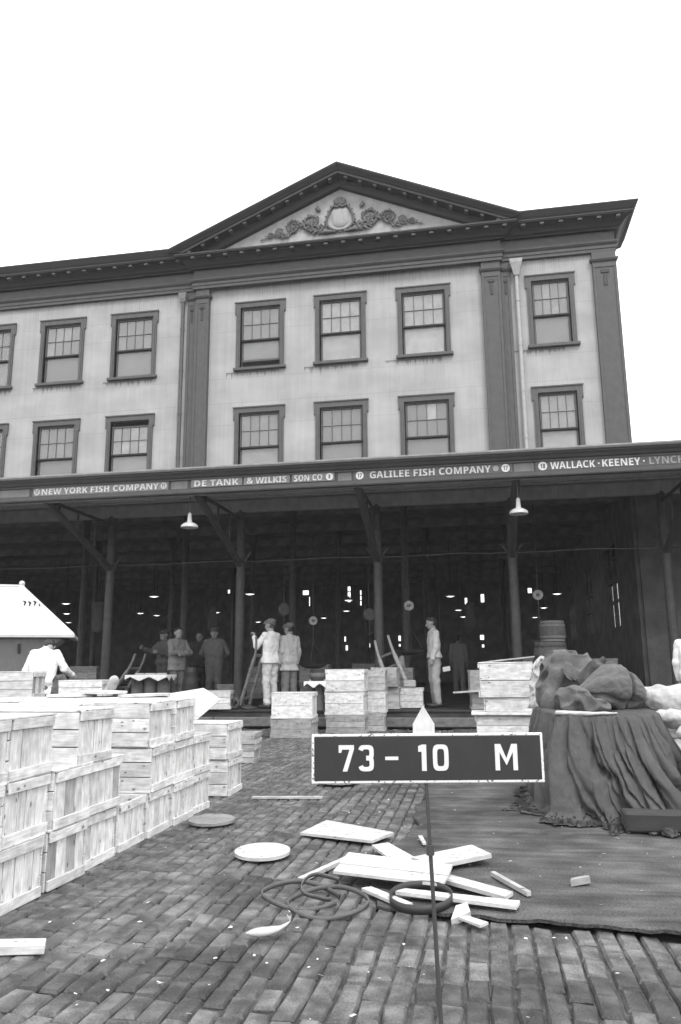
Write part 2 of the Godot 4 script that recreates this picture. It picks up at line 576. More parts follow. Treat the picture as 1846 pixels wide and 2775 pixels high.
# ---------------------------------------------------------------- soft bodies: capsules joined with a smooth minimum, meshed as surface nets
# a shape is [from, to, radius at from, radius at to, stretch]
func nets(shapes: Array, cell: float, soft: float, amp := 0.0, freq := 8.0, cuts := [], sd := 1, ridged := false, octaves := 3) -> Array:
	var lo := Vector3.INF
	var hi := -Vector3.INF
	var pad := soft + cell * 2.0 + absf(amp)
	for s in shapes:
		var r: float = maxf(s[2], s[3])
		var e: Vector3 = s[4] if s.size() > 4 else Vector3.ONE
		var reach := e * r + Vector3.ONE * pad
		lo = lo.min(s[0].min(s[1]) - reach)
		hi = hi.max(s[0].max(s[1]) + reach)
	var nx := int((hi.x - lo.x) / cell) + 2
	var ny := int((hi.y - lo.y) / cell) + 2
	var nz := int((hi.z - lo.z) / cell) + 2
	var field := PackedFloat32Array()
	field.resize(nx * ny * nz)
	field.fill(1.0)
	for s in shapes:
		var e: Vector3 = s[4] if s.size() > 4 else Vector3.ONE
		var least := minf(e.x, minf(e.y, e.z))
		var r: float = maxf(s[2], s[3])
		var reach := e * r + Vector3.ONE * pad
		var p0: Vector3 = (s[0].min(s[1]) - reach - lo) / cell
		var p1: Vector3 = (s[0].max(s[1]) + reach - lo) / cell
		var a: Vector3 = s[0] / e
		var ab: Vector3 = s[1] / e - a
		var len2 := maxf(ab.length_squared(), 1e-9)
		var ra: float = s[2]
		var dr: float = s[3] - s[2]
		for z in range(maxi(int(p0.z), 0), mini(int(p1.z) + 1, nz)):
			for y in range(maxi(int(p0.y), 0), mini(int(p1.y) + 1, ny)):
				var row := (z * ny + y) * nx
				for x in range(maxi(int(p0.x), 0), mini(int(p1.x) + 1, nx)):
					var p := (lo + Vector3(x, y, z) * cell) / e - a
					var t := clampf(p.dot(ab) / len2, 0.0, 1.0)
					var d := ((p - ab * t).length() - ra - dr * t) * least
					var f := field[row + x]
					var g := maxf(soft - absf(f - d), 0.0)
					field[row + x] = minf(f, d) - g * g / (4.0 * soft)
	if amp != 0.0:
		var n := FastNoiseLite.new()
		n.seed = sd
		n.frequency = freq
		n.fractal_octaves = octaves
		if ridged: n.fractal_type = FastNoiseLite.FRACTAL_RIDGED
		for z in nz:
			for y in ny:
				for x in nx:
					var i := (z * ny + y) * nx + x
					if absf(field[i]) < absf(amp) * 2.0 + cell * 2.0:
						field[i] += amp * n.get_noise_3d(lo.x + x * cell, lo.y + y * cell, lo.z + z * cell)
	for c in cuts:                                                   # [normal, point]: what lies on the normal's side is cut off
		var cn: Vector3 = c[0]
		var cd: float = cn.dot(c[1])
		for z in nz:
			for y in ny:
				for x in nx:
					var i := (z * ny + y) * nx + x
					if field[i] < cell * 2.0:
						field[i] = maxf(field[i], cn.dot(lo + Vector3(x, y, z) * cell) - cd)
	var at := PackedInt32Array()
	at.resize(nx * ny * nz)
	at.fill(-1)
	var v := PackedVector3Array()
	var nr := PackedVector3Array()
	var ids := PackedInt32Array()
	var step := [0, 1, nx, nx + 1, nx * ny, nx * ny + 1, nx * ny + nx, nx * ny + nx + 1]
	var edges := [[0, 1], [2, 3], [4, 5], [6, 7], [0, 2], [1, 3], [4, 6], [5, 7], [0, 4], [1, 5], [2, 6], [3, 7]]
	for z in nz - 1:
		for y in ny - 1:
			for x in nx - 1:
				var i := (z * ny + y) * nx + x
				var f0 := field[i]
				if absf(f0) > cell * 7.0: continue
				var inside := 0
				for k in 8:
					if field[i + step[k]] < 0.0: inside += 1
				if inside == 0 or inside == 8: continue
				var sum := Vector3.ZERO
				var count := 0
				for e in edges:
					var a := field[i + step[e[0]]]
					var b := field[i + step[e[1]]]
					if (a < 0.0) != (b < 0.0):
						var t: float = a / (a - b)
						var pa := Vector3(e[0] & 1, (e[0] >> 1) & 1, e[0] >> 2)
						var pb := Vector3(e[1] & 1, (e[1] >> 1) & 1, e[1] >> 2)
						sum += pa.lerp(pb, t)
						count += 1
				at[i] = v.size()
				v.append(lo + (Vector3(x, y, z) + sum / count) * cell)
				nr.append(Vector3(
					field[i + 1] + field[i + 1 + nx] + field[i + 1 + nx * ny] + field[i + step[7]] - f0 - field[i + nx] - field[i + nx * ny] - field[i + step[6]],
					field[i + nx] + field[i + nx + 1] + field[i + step[6]] + field[i + step[7]] - f0 - field[i + 1] - field[i + step[4]] - field[i + step[5]],
					field[i + step[4]] + field[i + step[5]] + field[i + step[6]] + field[i + step[7]] - f0 - field[i + 1] - field[i + nx] - field[i + nx + 1]).normalized())
	var strides := [1, nx, nx * ny]
	for z in range(1, nz - 1):
		for y in range(1, ny - 1):
			for x in range(1, nx - 1):
				var i := (z * ny + y) * nx + x
				var a := field[i]
				if absf(a) > cell * 7.0: continue
				for axis in 3:
					var b := field[i + strides[axis]]
					if (a < 0.0) == (b < 0.0): continue
					var u: int = strides[(axis + 1) % 3]
					var w: int = strides[(axis + 2) % 3]
					var q := [at[i], at[i - u], at[i - u - w], at[i - w]]
					if q.min() < 0: continue
					if a < 0.0: ids.append_array(PackedInt32Array([q[0], q[2], q[1], q[0], q[3], q[2]]))
					else: ids.append_array(PackedInt32Array([q[0], q[1], q[2], q[0], q[2], q[3]]))
	return [v, nr, ids]


func net_mesh(parts: Array) -> ArrayMesh:
	var v := PackedVector3Array()
	var n := PackedVector3Array()
	var ids := PackedInt32Array()
	for p in parts:
		var base := v.size()
		v.append_array(p[0])
		n.append_array(p[1])
		for i in p[2]: ids.append(base + i)
	var arrays := []
	arrays.resize(Mesh.ARRAY_MAX)
	arrays[Mesh.ARRAY_VERTEX] = v
	arrays[Mesh.ARRAY_NORMAL] = n
	arrays[Mesh.ARRAY_INDEX] = ids
	var m := ArrayMesh.new()
	m.add_surface_from_arrays(Mesh.PRIMITIVE_TRIANGLES, arrays)
	return m


# ---------------------------------------------------------------- crates
# length along x, width along z; its ends (upright boards held by two cleats) face +x and -x
func make_crate(label: String, group: String, at: Vector3, turn: float, size: Vector3, how := {}) -> Node3D:
	var o := thing("fish_crate", label, "crate", at, turn, group)
	var kind: String = how.get("wood", "board")
	var tones: int = 4 if kind == "board" else 3
	var t := 0.012
	var ct := 0.014
	var L := size.x
	var H := size.y
	var W := size.z
	for sx in [-1.0, 1.0]:
		var n := rng.randi_range(4, 5)
		var wide: Array = []
		var sum := 0.0
		for i in n:
			wide.append(rng.randf_range(0.75, 1.3))
			sum += wide[i]
		var z := -(W / 2.0 - t - 0.001)
		var room := (W - 2.0 * t - 0.002) / sum
		for i in n:
			var w: float = wide[i] * room
			var gap := rng.randf_range(0.002, 0.006) if rng.randf() < 0.8 else rng.randf_range(0.01, 0.022)
			box("end_board", o, Vector3(sx * (L / 2.0 - ct - t / 2.0 - rng.randf_range(0.0, 0.0025)), H / 2.0 + rng.randf_range(-0.002, 0.002), z + w / 2.0), Vector3(t, H - 0.012, snappedf(w - gap, 0.004)), M["%s_v%d" % [kind, rng.randi() % tones] if rng.randf() > 0.06 else "old_v%d" % (rng.randi() % 3)], 0.002, Vector3(rng.randf_range(-0.012, 0.012), 0, 0))
			z += w
		for y in [0.026, H - 0.026]:
			box("cleat", o, Vector3(sx * (L / 2.0 - ct / 2.0 + 0.0005), y, rng.randf_range(-0.003, 0.003)), Vector3(ct, 0.05, W - 2.0 * t - 0.004), M["%s_h%d" % [kind, rng.randi() % tones]], 0.002, Vector3(rng.randf_range(-0.016, 0.016), 0, 0))
	var rows: int = how.get("rows", 3)
	for sz in [-1.0, 1.0]:
		var bh := H / rows
		for i in rows:
			box("side_board", o, Vector3(rng.randf_range(-0.002, 0.002), bh * (i + 0.5), sz * (W / 2.0 - t / 2.0 - rng.randf_range(0.0, 0.002))), Vector3(L - 2.0 * ct - 0.002, snappedf(bh - rng.randf_range(0.003, 0.007), 0.002), t), M["%s_h%d" % [kind, rng.randi() % tones]])
	if how.get("bottom", true):
		box("bottom_board", o, Vector3(0, 0.009, 0), Vector3(L - 0.05, 0.012, W - 0.04), M["%s_h0" % kind])
	if how.get("lid", true):
		var lw := W / 3.0
		for i in 3:
			box("lid_board", o, Vector3(rng.randf_range(-0.004, 0.004), H + 0.006, -W / 2.0 + lw * (i + 0.5)), Vector3(L - 0.006, 0.011, snappedf(lw - rng.randf_range(0.003, 0.008), 0.002)), M["%s_h%d" % [kind, rng.randi() % tones]])
	return o


# ---------------------------------------------------------------- people
func hand_shapes(w: Vector3, d: Vector3, palm: Vector3, side: Vector3, curl: float) -> Array:
	var s: Array = []
	for k in [-0.022, 0.0, 0.022]:
		s.append([w + side * k * 0.6, w + d * 0.082 + side * k, 0.017, 0.0145])
	var lens := [0.78, 0.95, 1.0, 0.9]
	for f in 4:
		var at := w + d * (0.08 if f > 0 else 0.074) + side * (-0.033 + 0.022 * f)
		var a := curl * (1.0 - 0.08 * f)
		var dir := d
		for j in 3:
			dir = (d * cos(a * (j + 1)) + palm * sin(a * (j + 1))).normalized()
			var l: float = [0.042, 0.027, 0.021][j] * lens[f]
			s.append([at, at + dir * l, 0.0095 - 0.001 * j, 0.0088 - 0.001 * j])
			at += dir * l
	var tb := w + d * 0.025 + side * 0.03
	var td := (d * 0.65 + side * 0.6 + palm * (0.25 + 0.5 * sin(minf(curl, 1.5)))).normalized()
	s.append([tb, tb + td * 0.04, 0.014, 0.011])
	s.append([tb + td * 0.04, tb + td * 0.04 + (td + d * 0.5 + palm * 0.5 * curl).normalized() * 0.03, 0.0105, 0.0085])
	return s


func person(label: String, at: Vector3, turn: float, how: Dictionary, group := "") -> Node3D:
	var o := thing("person", label, "person", at, turn, group)
	var J := {
		"pelvis": Vector3(0, 0.95, 0), "waist": Vector3(0, 1.1, 0.0), "chest": Vector3(0, 1.3, 0.0), "neck": Vector3(0, 1.46, -0.01), "head": Vector3(0, 1.6, 0.015),
		"sl": Vector3(0.175, 1.4, -0.01), "sr": Vector3(-0.175, 1.4, -0.01), "el": Vector3(0.23, 1.13, -0.02), "er": Vector3(-0.23, 1.13, -0.02), "wl": Vector3(0.235, 0.89, 0.05), "wr": Vector3(-0.235, 0.89, 0.05),
		"hl": Vector3(0.085, 0.92, 0), "hr": Vector3(-0.085, 0.92, 0), "kl": Vector3(0.1, 0.5, 0.015), "kr": Vector3(-0.1, 0.5, 0.015), "al": Vector3(0.105, 0.085, -0.02), "ar": Vector3(-0.105, 0.085, -0.02), "fl": Vector3(0.13, 0.035, 0.13), "fr": Vector3(-0.13, 0.035, 0.13)}
	for k in how.get("joints", {}): J[k] = how.joints[k]
	var bend: float = how.get("bend", 0.0)
	var tilt: float = how.get("tilt", 0.0)
	var lean := Basis(Vector3.BACK, tilt) * Basis(Vector3.RIGHT, bend)
	for k in ["waist", "chest", "neck", "head", "sl", "sr", "el", "er", "wl", "wr"]:
		if k in how.get("free", []): continue
		var part: float = 0.5 if k == "waist" else 1.0
		J[k] = J.pelvis + Basis().slerp(lean, part) * (J[k] - J.pelvis)
	var size: float = how.get("size", 1.0)
	for k in J: J[k] *= size
	var stout: float = how.get("stout", 1.0)
	var hb := Basis.from_euler(how.get("look", Vector3.ZERO)) if not how.has("hang") else lean * Basis.from_euler(how.look)
	var hc: Vector3 = J.head
	var up := lean
	var hx := func(x: float, y: float, z: float) -> Vector3: return hc + hb * Vector3(x, y, z)
	var head: Array = [
		[hx.call(0, 0.035, -0.022), hx.call(0, 0.045, 0.012), 0.083, 0.078], [hx.call(0, -0.015, 0.02), hx.call(0, -0.04, 0.03), 0.068, 0.06], [hx.call(-0.018, -0.075, 0.048), hx.call(0.018, -0.075, 0.048), 0.036, 0.036],
		[hx.call(0, 0.012, 0.09), hx.call(0, -0.024, 0.108), 0.01, 0.018], [hx.call(-0.032, 0.026, 0.075), hx.call(0.032, 0.026, 0.075), 0.015, 0.015], [hx.call(-0.02, -0.058, 0.082), hx.call(0.02, -0.058, 0.082), 0.011, 0.011],
		[hx.call(-0.046, -0.02, 0.06), hx.call(-0.04, -0.03, 0.06), 0.02, 0.02], [hx.call(0.046, -0.02, 0.06), hx.call(0.04, -0.03, 0.06), 0.02, 0.02],
		[hx.call(-0.079, 0.012, -0.012), hx.call(-0.077, -0.022, -0.004), 0.016, 0.012], [hx.call(0.079, 0.012, -0.012), hx.call(0.077, -0.022, -0.004), 0.016, 0.012],
		[J.neck - up * Vector3(0, 0.02, 0), hx.call(0, -0.05, -0.015), 0.056, 0.052]]
	var body: Array = [
		[J.neck - up * Vector3(0, 0.04, 0), hx.call(0, -0.04, -0.01), 0.058, 0.05], [J.sl, J.sr, 0.06, 0.06], [J.chest - up * Vector3(0.07, 0, 0), J.chest + up * Vector3(0.07, 0, 0), 0.095, 0.095], [J.waist - up * Vector3(0.05, 0, 0), J.waist + up * Vector3(0.05, 0, 0), 0.085, 0.085], [J.hl, J.hr, 0.09, 0.09],
		[J.sl, J.el, 0.045, 0.038], [J.el, J.wl, 0.037, 0.027], [J.sr, J.er, 0.045, 0.038], [J.er, J.wr, 0.037, 0.027],
		[J.hl, J.kl, 0.075, 0.05], [J.kl, J.al, 0.05, 0.035], [J.hr, J.kr, 0.075, 0.05], [J.kr, J.ar, 0.05, 0.035], [J.al - Vector3(0, 0.04, 0.01), J.fl, 0.033, 0.028], [J.ar - Vector3(0, 0.04, 0.01), J.fr, 0.033, 0.028]]
	var nets_made: Array = [nets(body, 0.02, 0.05), nets(head, 0.009, 0.022)]
	for sd in ["l", "r"]:
		if how.get("hidden_hand", "") == sd or how.get("hidden_hand", "") == "both": continue
		var w: Vector3 = J["w" + sd]
		var d: Vector3 = how.get("reach_" + sd, (w - J["e" + sd]).normalized())
		var palm: Vector3 = how.get("palm_" + sd, Vector3(-1 if sd == "l" else 1, 0, 0.2))
		palm = (palm - d * palm.dot(d)).normalized()
		var side := palm.cross(d) * (1.0 if sd == "l" else -1.0)
		nets_made.append(nets(hand_shapes(w, d, palm, side, how.get("curl", 0.45)), 0.006, 0.008))
	put("body", net_mesh(nets_made), M[how.get("skin", "skin")], o)
	for s in [-1.0, 1.0]:
		var ball := SphereMesh.new()
		ball.radius = 0.009
		ball.height = 0.018
		ball.radial_segments = 8
		ball.rings = 4
		put("eye", ball, M.hair, o, hx.call(s * 0.031, 0.006, 0.081))
	# clothes
	var x := func(v: float) -> Vector3: return up * Vector3(v, 0, 0)
	var flat := Vector3(1, 1, 0.86)
	var hem: float = how.get("hem", 0.82) * size
	var r := stout
	var top: Array = [
		[J.neck - up * Vector3(0, 0.055, 0), J.neck - up * Vector3(0, 0.005, 0), 0.085, 0.066],
		[J.sl * 0.62 + J.sr * 0.38 + x.call(0), J.sl, 0.075, 0.07], [J.sr * 0.62 + J.sl * 0.38, J.sr, 0.075, 0.07],
		[J.chest - x.call(0.085 * r), J.chest + x.call(0.085 * r), 0.122, 0.122, flat], [(J.chest + J.waist) / 2.0 - x.call(0.075 * r), (J.chest + J.waist) / 2.0 + x.call(0.075 * r), 0.122 * r, 0.122 * r, flat],
		[J.waist - x.call(0.07 * r), J.waist + x.call(0.07 * r), 0.12 * r, 0.12 * r, flat],
		[J.sl, J.el, 0.072, 0.06], [J.el, J.wl.lerp(J.el, 0.06), 0.06, 0.047], [J.sr, J.er, 0.072, 0.06], [J.er, J.wr.lerp(J.er, 0.06), 0.06, 0.047]]
	var cuts: Array = []
	if how.get("hem", 0.82) < 0.95:
		var low := Vector3(0, hem, 0)
		top.append([J.pelvis - Vector3(0.075 * r, 0, 0), J.pelvis + Vector3(0.075 * r, 0, 0), 0.138 * r, 0.138 * r, flat])
		top.append([low - Vector3(0.08 * r, 0, 0), low + Vector3(0.08 * r, 0, 0), 0.145 * r, 0.145 * r, flat])
		var keep: Array = [low]
		cuts = [] if how.get("free_hem", false) else keep
	else:
		cuts = [Vector3(0, hem, 0)]
	var net := nets(top, 0.018, 0.05, 0.016, 7.0, [], how.get("seed", 3))
	if cuts.size():
		# only the skirt of the coat is cut, so that hanging hands and cuffs stay whole
		var trunk: Array = []
		var arms: Array = []
		for i in top.size():
			if i >= 6 and i <= 9: arms.append(top[i])
			else: trunk.append(top[i])
		net = nets(trunk, 0.018, 0.05, 0.016, 7.0, [[Vector3.DOWN, cuts[0]]], how.get("seed", 3))
		var sleeves := nets(arms, 0.018, 0.03, 0.014, 9.0, [], how.get("seed", 3) + 1)
		put(how.get("top_name", "jacket"), net_mesh([net, sleeves]), M[how.top], o)
	else:
		put(how.get("top_name", "jacket"), net_mesh([net]), M[how.top], o)
	var legs: Array = [
		[J.waist - Vector3(0.06 * r, 0.03, 0), J.waist + Vector3(0.06 * r, -0.03, 0), 0.108 * r, 0.108 * r, flat], [J.pelvis - Vector3(0.06 * r, 0, 0), J.pelvis + Vector3(0.06 * r, 0, 0), 0.122 * r, 0.122 * r, flat],
		[J.hl, J.kl, 0.104 * r, 0.08], [J.kl, J.al + Vector3(0, 0.02, 0), 0.08, 0.072], [J.hr, J.kr, 0.104 * r, 0.08], [J.kr, J.ar + Vector3(0, 0.02, 0), 0.08, 0.072]]
	put("trousers", net_mesh([nets(legs, 0.018, 0.035, 0.018, 7.5, [[Vector3.DOWN, Vector3(0, 0.055, 0)]], how.get("seed", 3) + 2)]), M[how.legs], o)
	for sd in ["l", "r"]:
		var heel: Vector3 = J["a" + sd] - Vector3(0, 0.04, 0.035)
		put("shoe", net_mesh([nets([[heel, J["f" + sd], 0.047, 0.043, Vector3(1, 0.85, 1)], [J["a" + sd], heel, 0.042, 0.045]], 0.01, 0.03, 0.0, 8.0, [[Vector3.DOWN, Vector3(0, 0.002, 0)]])]), M.shoe, o)
	var crown := hb * Vector3(0, 1, 0)
	if how.get("cap", false):
		var cap: Array = [[hx.call(0, 0.085, -0.03), hx.call(0, 0.075, 0.045), 0.098, 0.075, Vector3(1.0, 0.62, 1.05)], [hx.call(-0.03, 0.052, 0.1), hx.call(0.03, 0.052, 0.1), 0.04, 0.04, Vector3(1, 0.22, 1)], [hx.call(-0.03, 0.05, -0.03), hx.call(0.03, 0.05, -0.03), 0.066, 0.066, Vector3(1, 0.6, 1)]]
		put("cap", net_mesh([nets(cap, 0.0085, 0.02, 0.006, 14.0, [], 9)]), M[how.get("cap_mat", "cloth_dark")], o)
		put("hair", net_mesh([nets([[hx.call(0, 0.02, -0.035), hx.call(0, 0.0, -0.03), 0.083, 0.074]], 0.009, 0.02, 0.004, 30.0, [[hb * Vector3(0, 0, 1), hx.call(0, 0, 0.0)], [-crown, hx.call(0, -0.05, 0)]])]), M[how.get("hair", "hair")], o)
	else:
		put("hair", net_mesh([nets([[hx.call(0, 0.05, -0.03), hx.call(0, 0.062, 0.02), 0.088, 0.078], [hx.call(0, 0.0, -0.04), hx.call(0, 0.02, -0.04), 0.075, 0.08]], 0.0085, 0.02, 0.008, 30.0, [[(hb * Vector3(0, -0.75, 1)).normalized(), hx.call(0, 0.058, 0.052)], [-crown, hx.call(0, -0.055, 0)]])]), M[how.get("hair", "hair")], o)
	return o


# ---------------------------------------------------------------- hand trucks
func make_hand_truck(label: String, group: String, m: Material) -> Node3D:
	var o := thing("hand_truck", label, "hand truck", Vector3.ZERO, 0, group)
	for s in [-1.0, 1.0]:
		var st := start()
		var pts: Array = []
		var rs: Array = []
		for i in 13:
			var t := i / 12.0
			pts.append(Vector3(s * lerpf(0.2, 0.15, t), 0.08 + 1.32 * t, 0.02 - 0.09 * pow(maxf(t - 0.72, 0.0) / 0.28, 1.6)))
			rs.append(0.034 if t < 0.72 else 0.022)
		add_tube(st, pts, rs, 8, 1.3)
		put("rail", done(st), m, o)
	for y in [0.2, 0.5, 0.8, 1.05]:
		box("crossbar", o, Vector3(0, y, 0.0), Vector3(0.36 - 0.05 * y, 0.05, 0.024), m, 0.004)
	box("nose_plate", o, Vector3(0, 0.06, 0.11), Vector3(0.4, 0.012, 0.2), M.iron, 0.003)
	var ax := start()
	add_tube(ax, [Vector3(-0.29, 0.1, -0.07), Vector3(0.29, 0.1, -0.07)], [0.014], 8)
	put("axle", done(ax), M.iron, o)
	for s in [-1.0, 1.0]:
		var w := Node3D.new()
		w.name = numbered(o, "wheel")
		o.add_child(w, true)
		w.position = Vector3(s * 0.26, 0.1, -0.07)
		w.rotation.z = PI / 2.0
		var rim := start()
		add_lathe(rim, [Vector2(0.062, -0.025), Vector2(0.1, -0.022), Vector2(0.105, 0), Vector2(0.1, 0.022), Vector2(0.062, 0.025), Vector2(0.062, -0.025)], 18)
		put("tyre", done(rim), M.iron, w)
		var hub := start()
		add_lathe(hub, [Vector2(0, -0.032), Vector2(0.024, -0.032), Vector2(0.024, 0.032), Vector2(0, 0.032)], 10)
		for k in 4: add_box(hub, Vector3(cos(k * PI / 2) * 0.043, 0, sin(k * PI / 2) * 0.043), Vector3(0.05, 0.012, 0.014), Basis(Vector3.UP, -k * PI / 2))
		put("hub", done(hub), M.iron_black, w)
	return o


# ---------------------------------------------------------------- barrels and their heads
func make_barrel(label: String, group: String, at: Vector3, r: float, h: float, m: Material, hoop: Material) -> Node3D:
	var o := thing("barrel", label, "barrel", at, 0, group)
	var n := 16
	for k in n:
		var a := TAU * k / n
		var b := TAU * (k + 1) / n - 0.012
		var st := start()
		for i in 6:
			var t0 := i / 6.0
			var t1 := (i + 1) / 6.0
			var r0 := r * (0.86 + 0.14 * sin(PI * t0))
			var r1 := r * (0.86 + 0.14 * sin(PI * t1))
			quad(st, Vector3(cos(a) * r0, h * t0, sin(a) * r0), Vector3(cos(b) * r0, h * t0, sin(b) * r0), Vector3(cos(b) * r1, h * t1, sin(b) * r1), Vector3(cos(a) * r1, h * t1, sin(a) * r1), Vector3(cos(a), 0, sin(a)))
		put("stave", done(st), m, o)
	var inn := start()
	add_lathe(inn, [Vector2(0, 0.02), Vector2(r * 0.84, 0.02), Vector2(r * 0.93, h * 0.5), Vector2(r * 0.84, h - 0.03), Vector2(0, h - 0.03)], 16)
	put("head", done(inn), m, o)
	for t in [0.06, 0.22, 0.78, 0.94]:
		var st := start()
		var rr := r * (0.86 + 0.14 * sin(PI * t)) + 0.004
		add_lathe(st, [Vector2(rr - 0.003, h * t - 0.02), Vector2(rr + 0.003, h * t - 0.02), Vector2(rr + 0.003, h * t + 0.02), Vector2(rr - 0.003, h * t + 0.02)], 20)
		put("hoop", done(st), hoop, o)
	return o


func make_lid(label: String, group: String, at: Vector3, r: float, turn: Vector3, m: String, called := "wooden_disc") -> Node3D:
	var o := thing(called, label, "barrel lid", at, 0, group)
	o.rotation = turn
	# three boards side by side, cut to a round
	for k in 3:
		var za := lerpf(-r, r, k / 3.0) + 0.0012
		var zb := lerpf(-r, r, (k + 1) / 3.0) - 0.0012
		var rim: Array = []
		for i in 13:
			var z := lerpf(za, zb, i / 12.0)
			rim.append(Vector2(sqrt(maxf(r * r - z * z, 0.0)), z))
		var back: Array = []
		for i in 13:
			var q: Vector2 = rim[12 - i]
			back.append(Vector2(-q.x - 0.0002, q.y))
		var outline: Array = rim + back
		var st := start()
		add_plate(st, outline, 0.018, Transform3D(Basis(Vector3(1, 0, 0), Vector3(0, 0, 1), Vector3(0, -1, 0)), Vector3(0, 0.009 + 0.0006 * k, 0)))
		put("board", done(st), M["%s%d" % [m, k]], o)
	return o


# ---------------------------------------------------------------- the three-storey market building
const FRONT := -20.0
const BAY := -19.88


func window(parent: Node3D, cx: float, sill: float, z: float, wide: float, look: Dictionary) -> void:
	var o := Node3D.new()
	o.name = numbered(parent, "window")
	parent.add_child(o, true)
	o.position = Vector3(cx, sill, z)
	var hw := wide / 2.0                                           # half the opening
	var H := 1.87
	# casing with ears, one mitred piece of joinery
	var st := start()
	add_plate(st, [Vector2(-hw - 0.12, 0), Vector2(-hw, 0), Vector2(-hw, H), Vector2(hw, H), Vector2(hw, 0), Vector2(hw + 0.12, 0), Vector2(hw + 0.12, H - 0.18), Vector2(hw + 0.16, H - 0.2), Vector2(hw + 0.16, H + 0.18), Vector2(-hw - 0.16, H + 0.18), Vector2(-hw - 0.16, H - 0.2), Vector2(-hw - 0.12, H - 0.18)], 0.05, Transform3D(Basis(), Vector3(0, 0, 0.025)))
	for s in [-1.0, 1.0]:
		add_box(st, Vector3(s * (hw + 0.055), (H - 0.2) / 2.0, 0.057), Vector3(0.035, H - 0.22, 0.014))
		add_box(st, Vector3(s * (hw + 0.012), H / 2.0, -0.06), Vector3(0.024, H, 0.12))
	add_box(st, Vector3(0, H + 0.16, 0.062), Vector3(wide + 0.36, 0.035, 0.024))
	add_box(st, Vector3(0, H - 0.012, -0.06), Vector3(wide, 0.024, 0.12))
	put("frame", done(st), M.casing, o)
	box("sill", o, Vector3(0, -0.045, 0.03), Vector3(wide + 0.36, 0.09, 0.16), M.casing, 0.012)
	var meet := 0.86
	var drop: float = look.get("drop", 0.0)
	var lift: float = look.get("lift", 0.0)
	# upper sash of eight lights
	var zu := -0.05
	var top := H - 0.024 - drop
	var sash := start()
	for s in [-1.0, 1.0]: add_box(sash, Vector3(s * (hw - 0.045), (meet + top) / 2.0, zu), Vector3(0.042, top - meet, 0.035))
	add_box(sash, Vector3(0, top - 0.022, zu), Vector3(wide - 0.132, 0.044, 0.035))
	put("upper_sash", done(sash), M[look.get("sash", "casing")], o)
	box("meeting_rail", o, Vector3(0, meet, zu + 0.004), Vector3(wide - 0.05, 0.05, 0.06), M.iron_black)
	var x0 := -hw + 0.066
	var pw := (wide - 0.132) / 4.0
	var y0 := meet + 0.025
	var ph := (top - 0.044 - y0) / 2.0
	for i in range(1, 4): box("muntin", o, Vector3(x0 + pw * i, y0 + ph, zu), Vector3(0.016, ph * 2.0 - 0.002, 0.026), M[look.get("bars", "casing")], 0.003)
	for i in 4: box("muntin", o, Vector3(x0 + pw * (i + 0.5), y0 + ph, zu + 0.0015), Vector3(pw - 0.018, 0.016, 0.026), M[look.get("bars", "casing")], 0.003)
	for j in 2:
		for i in 4:
			box("pane", o, Vector3(x0 + pw * (i + 0.5), y0 + ph * (j + 0.5), zu - 0.005), Vector3(pw - 0.017, ph - 0.017, 0.004), M.glass, 0.0)
			var tone: int = look.up
			if look.get("patchy", true): tone = clampi(tone + [0, 0, 1, -1, 0, 1][rng.randi() % 6], 0, 5)
			if look.get("odd", -1) == j * 4 + i: tone = 5
			box("blind", o, Vector3(x0 + pw * (i + 0.5), y0 + ph * (j + 0.5), zu - 0.03 - 0.002 * (i % 2)), Vector3(pw - 0.008, ph - 0.004, 0.006), M["blind%d" % tone], 0.0)
	# lower sash of one light, behind
	var zl := -0.09
	var low := 0.02 + lift
	var lower := start()
	for s in [-1.0, 1.0]: add_box(lower, Vector3(s * (hw - 0.045), (low + meet) / 2.0, zl), Vector3(0.042, meet - low, 0.035))
	add_box(lower, Vector3(0, low + 0.03, zl), Vector3(wide - 0.132, 0.06, 0.035))
	put("lower_sash", done(lower), M[look.get("sash", "casing")], o)
	box("pane", o, Vector3(0, (low + 0.06 + meet - 0.025) / 2.0, zl - 0.005), Vector3(wide - 0.134, meet - 0.085 - low, 0.004), M.glass, 0.0)
	box("blind", o, Vector3(0, (low + 0.05 + meet) / 2.0, zl - 0.035), Vector3(wide - 0.06, meet - 0.05 - low, 0.006), M["blind%d" % look.low], 0.0)
	var back := start()
	add_box(back, Vector3(0, H / 2.0, -0.42), Vector3(wide + 0.2, H + 0.2, 0.02))
	put("room_back", done(back), M.hall, o)


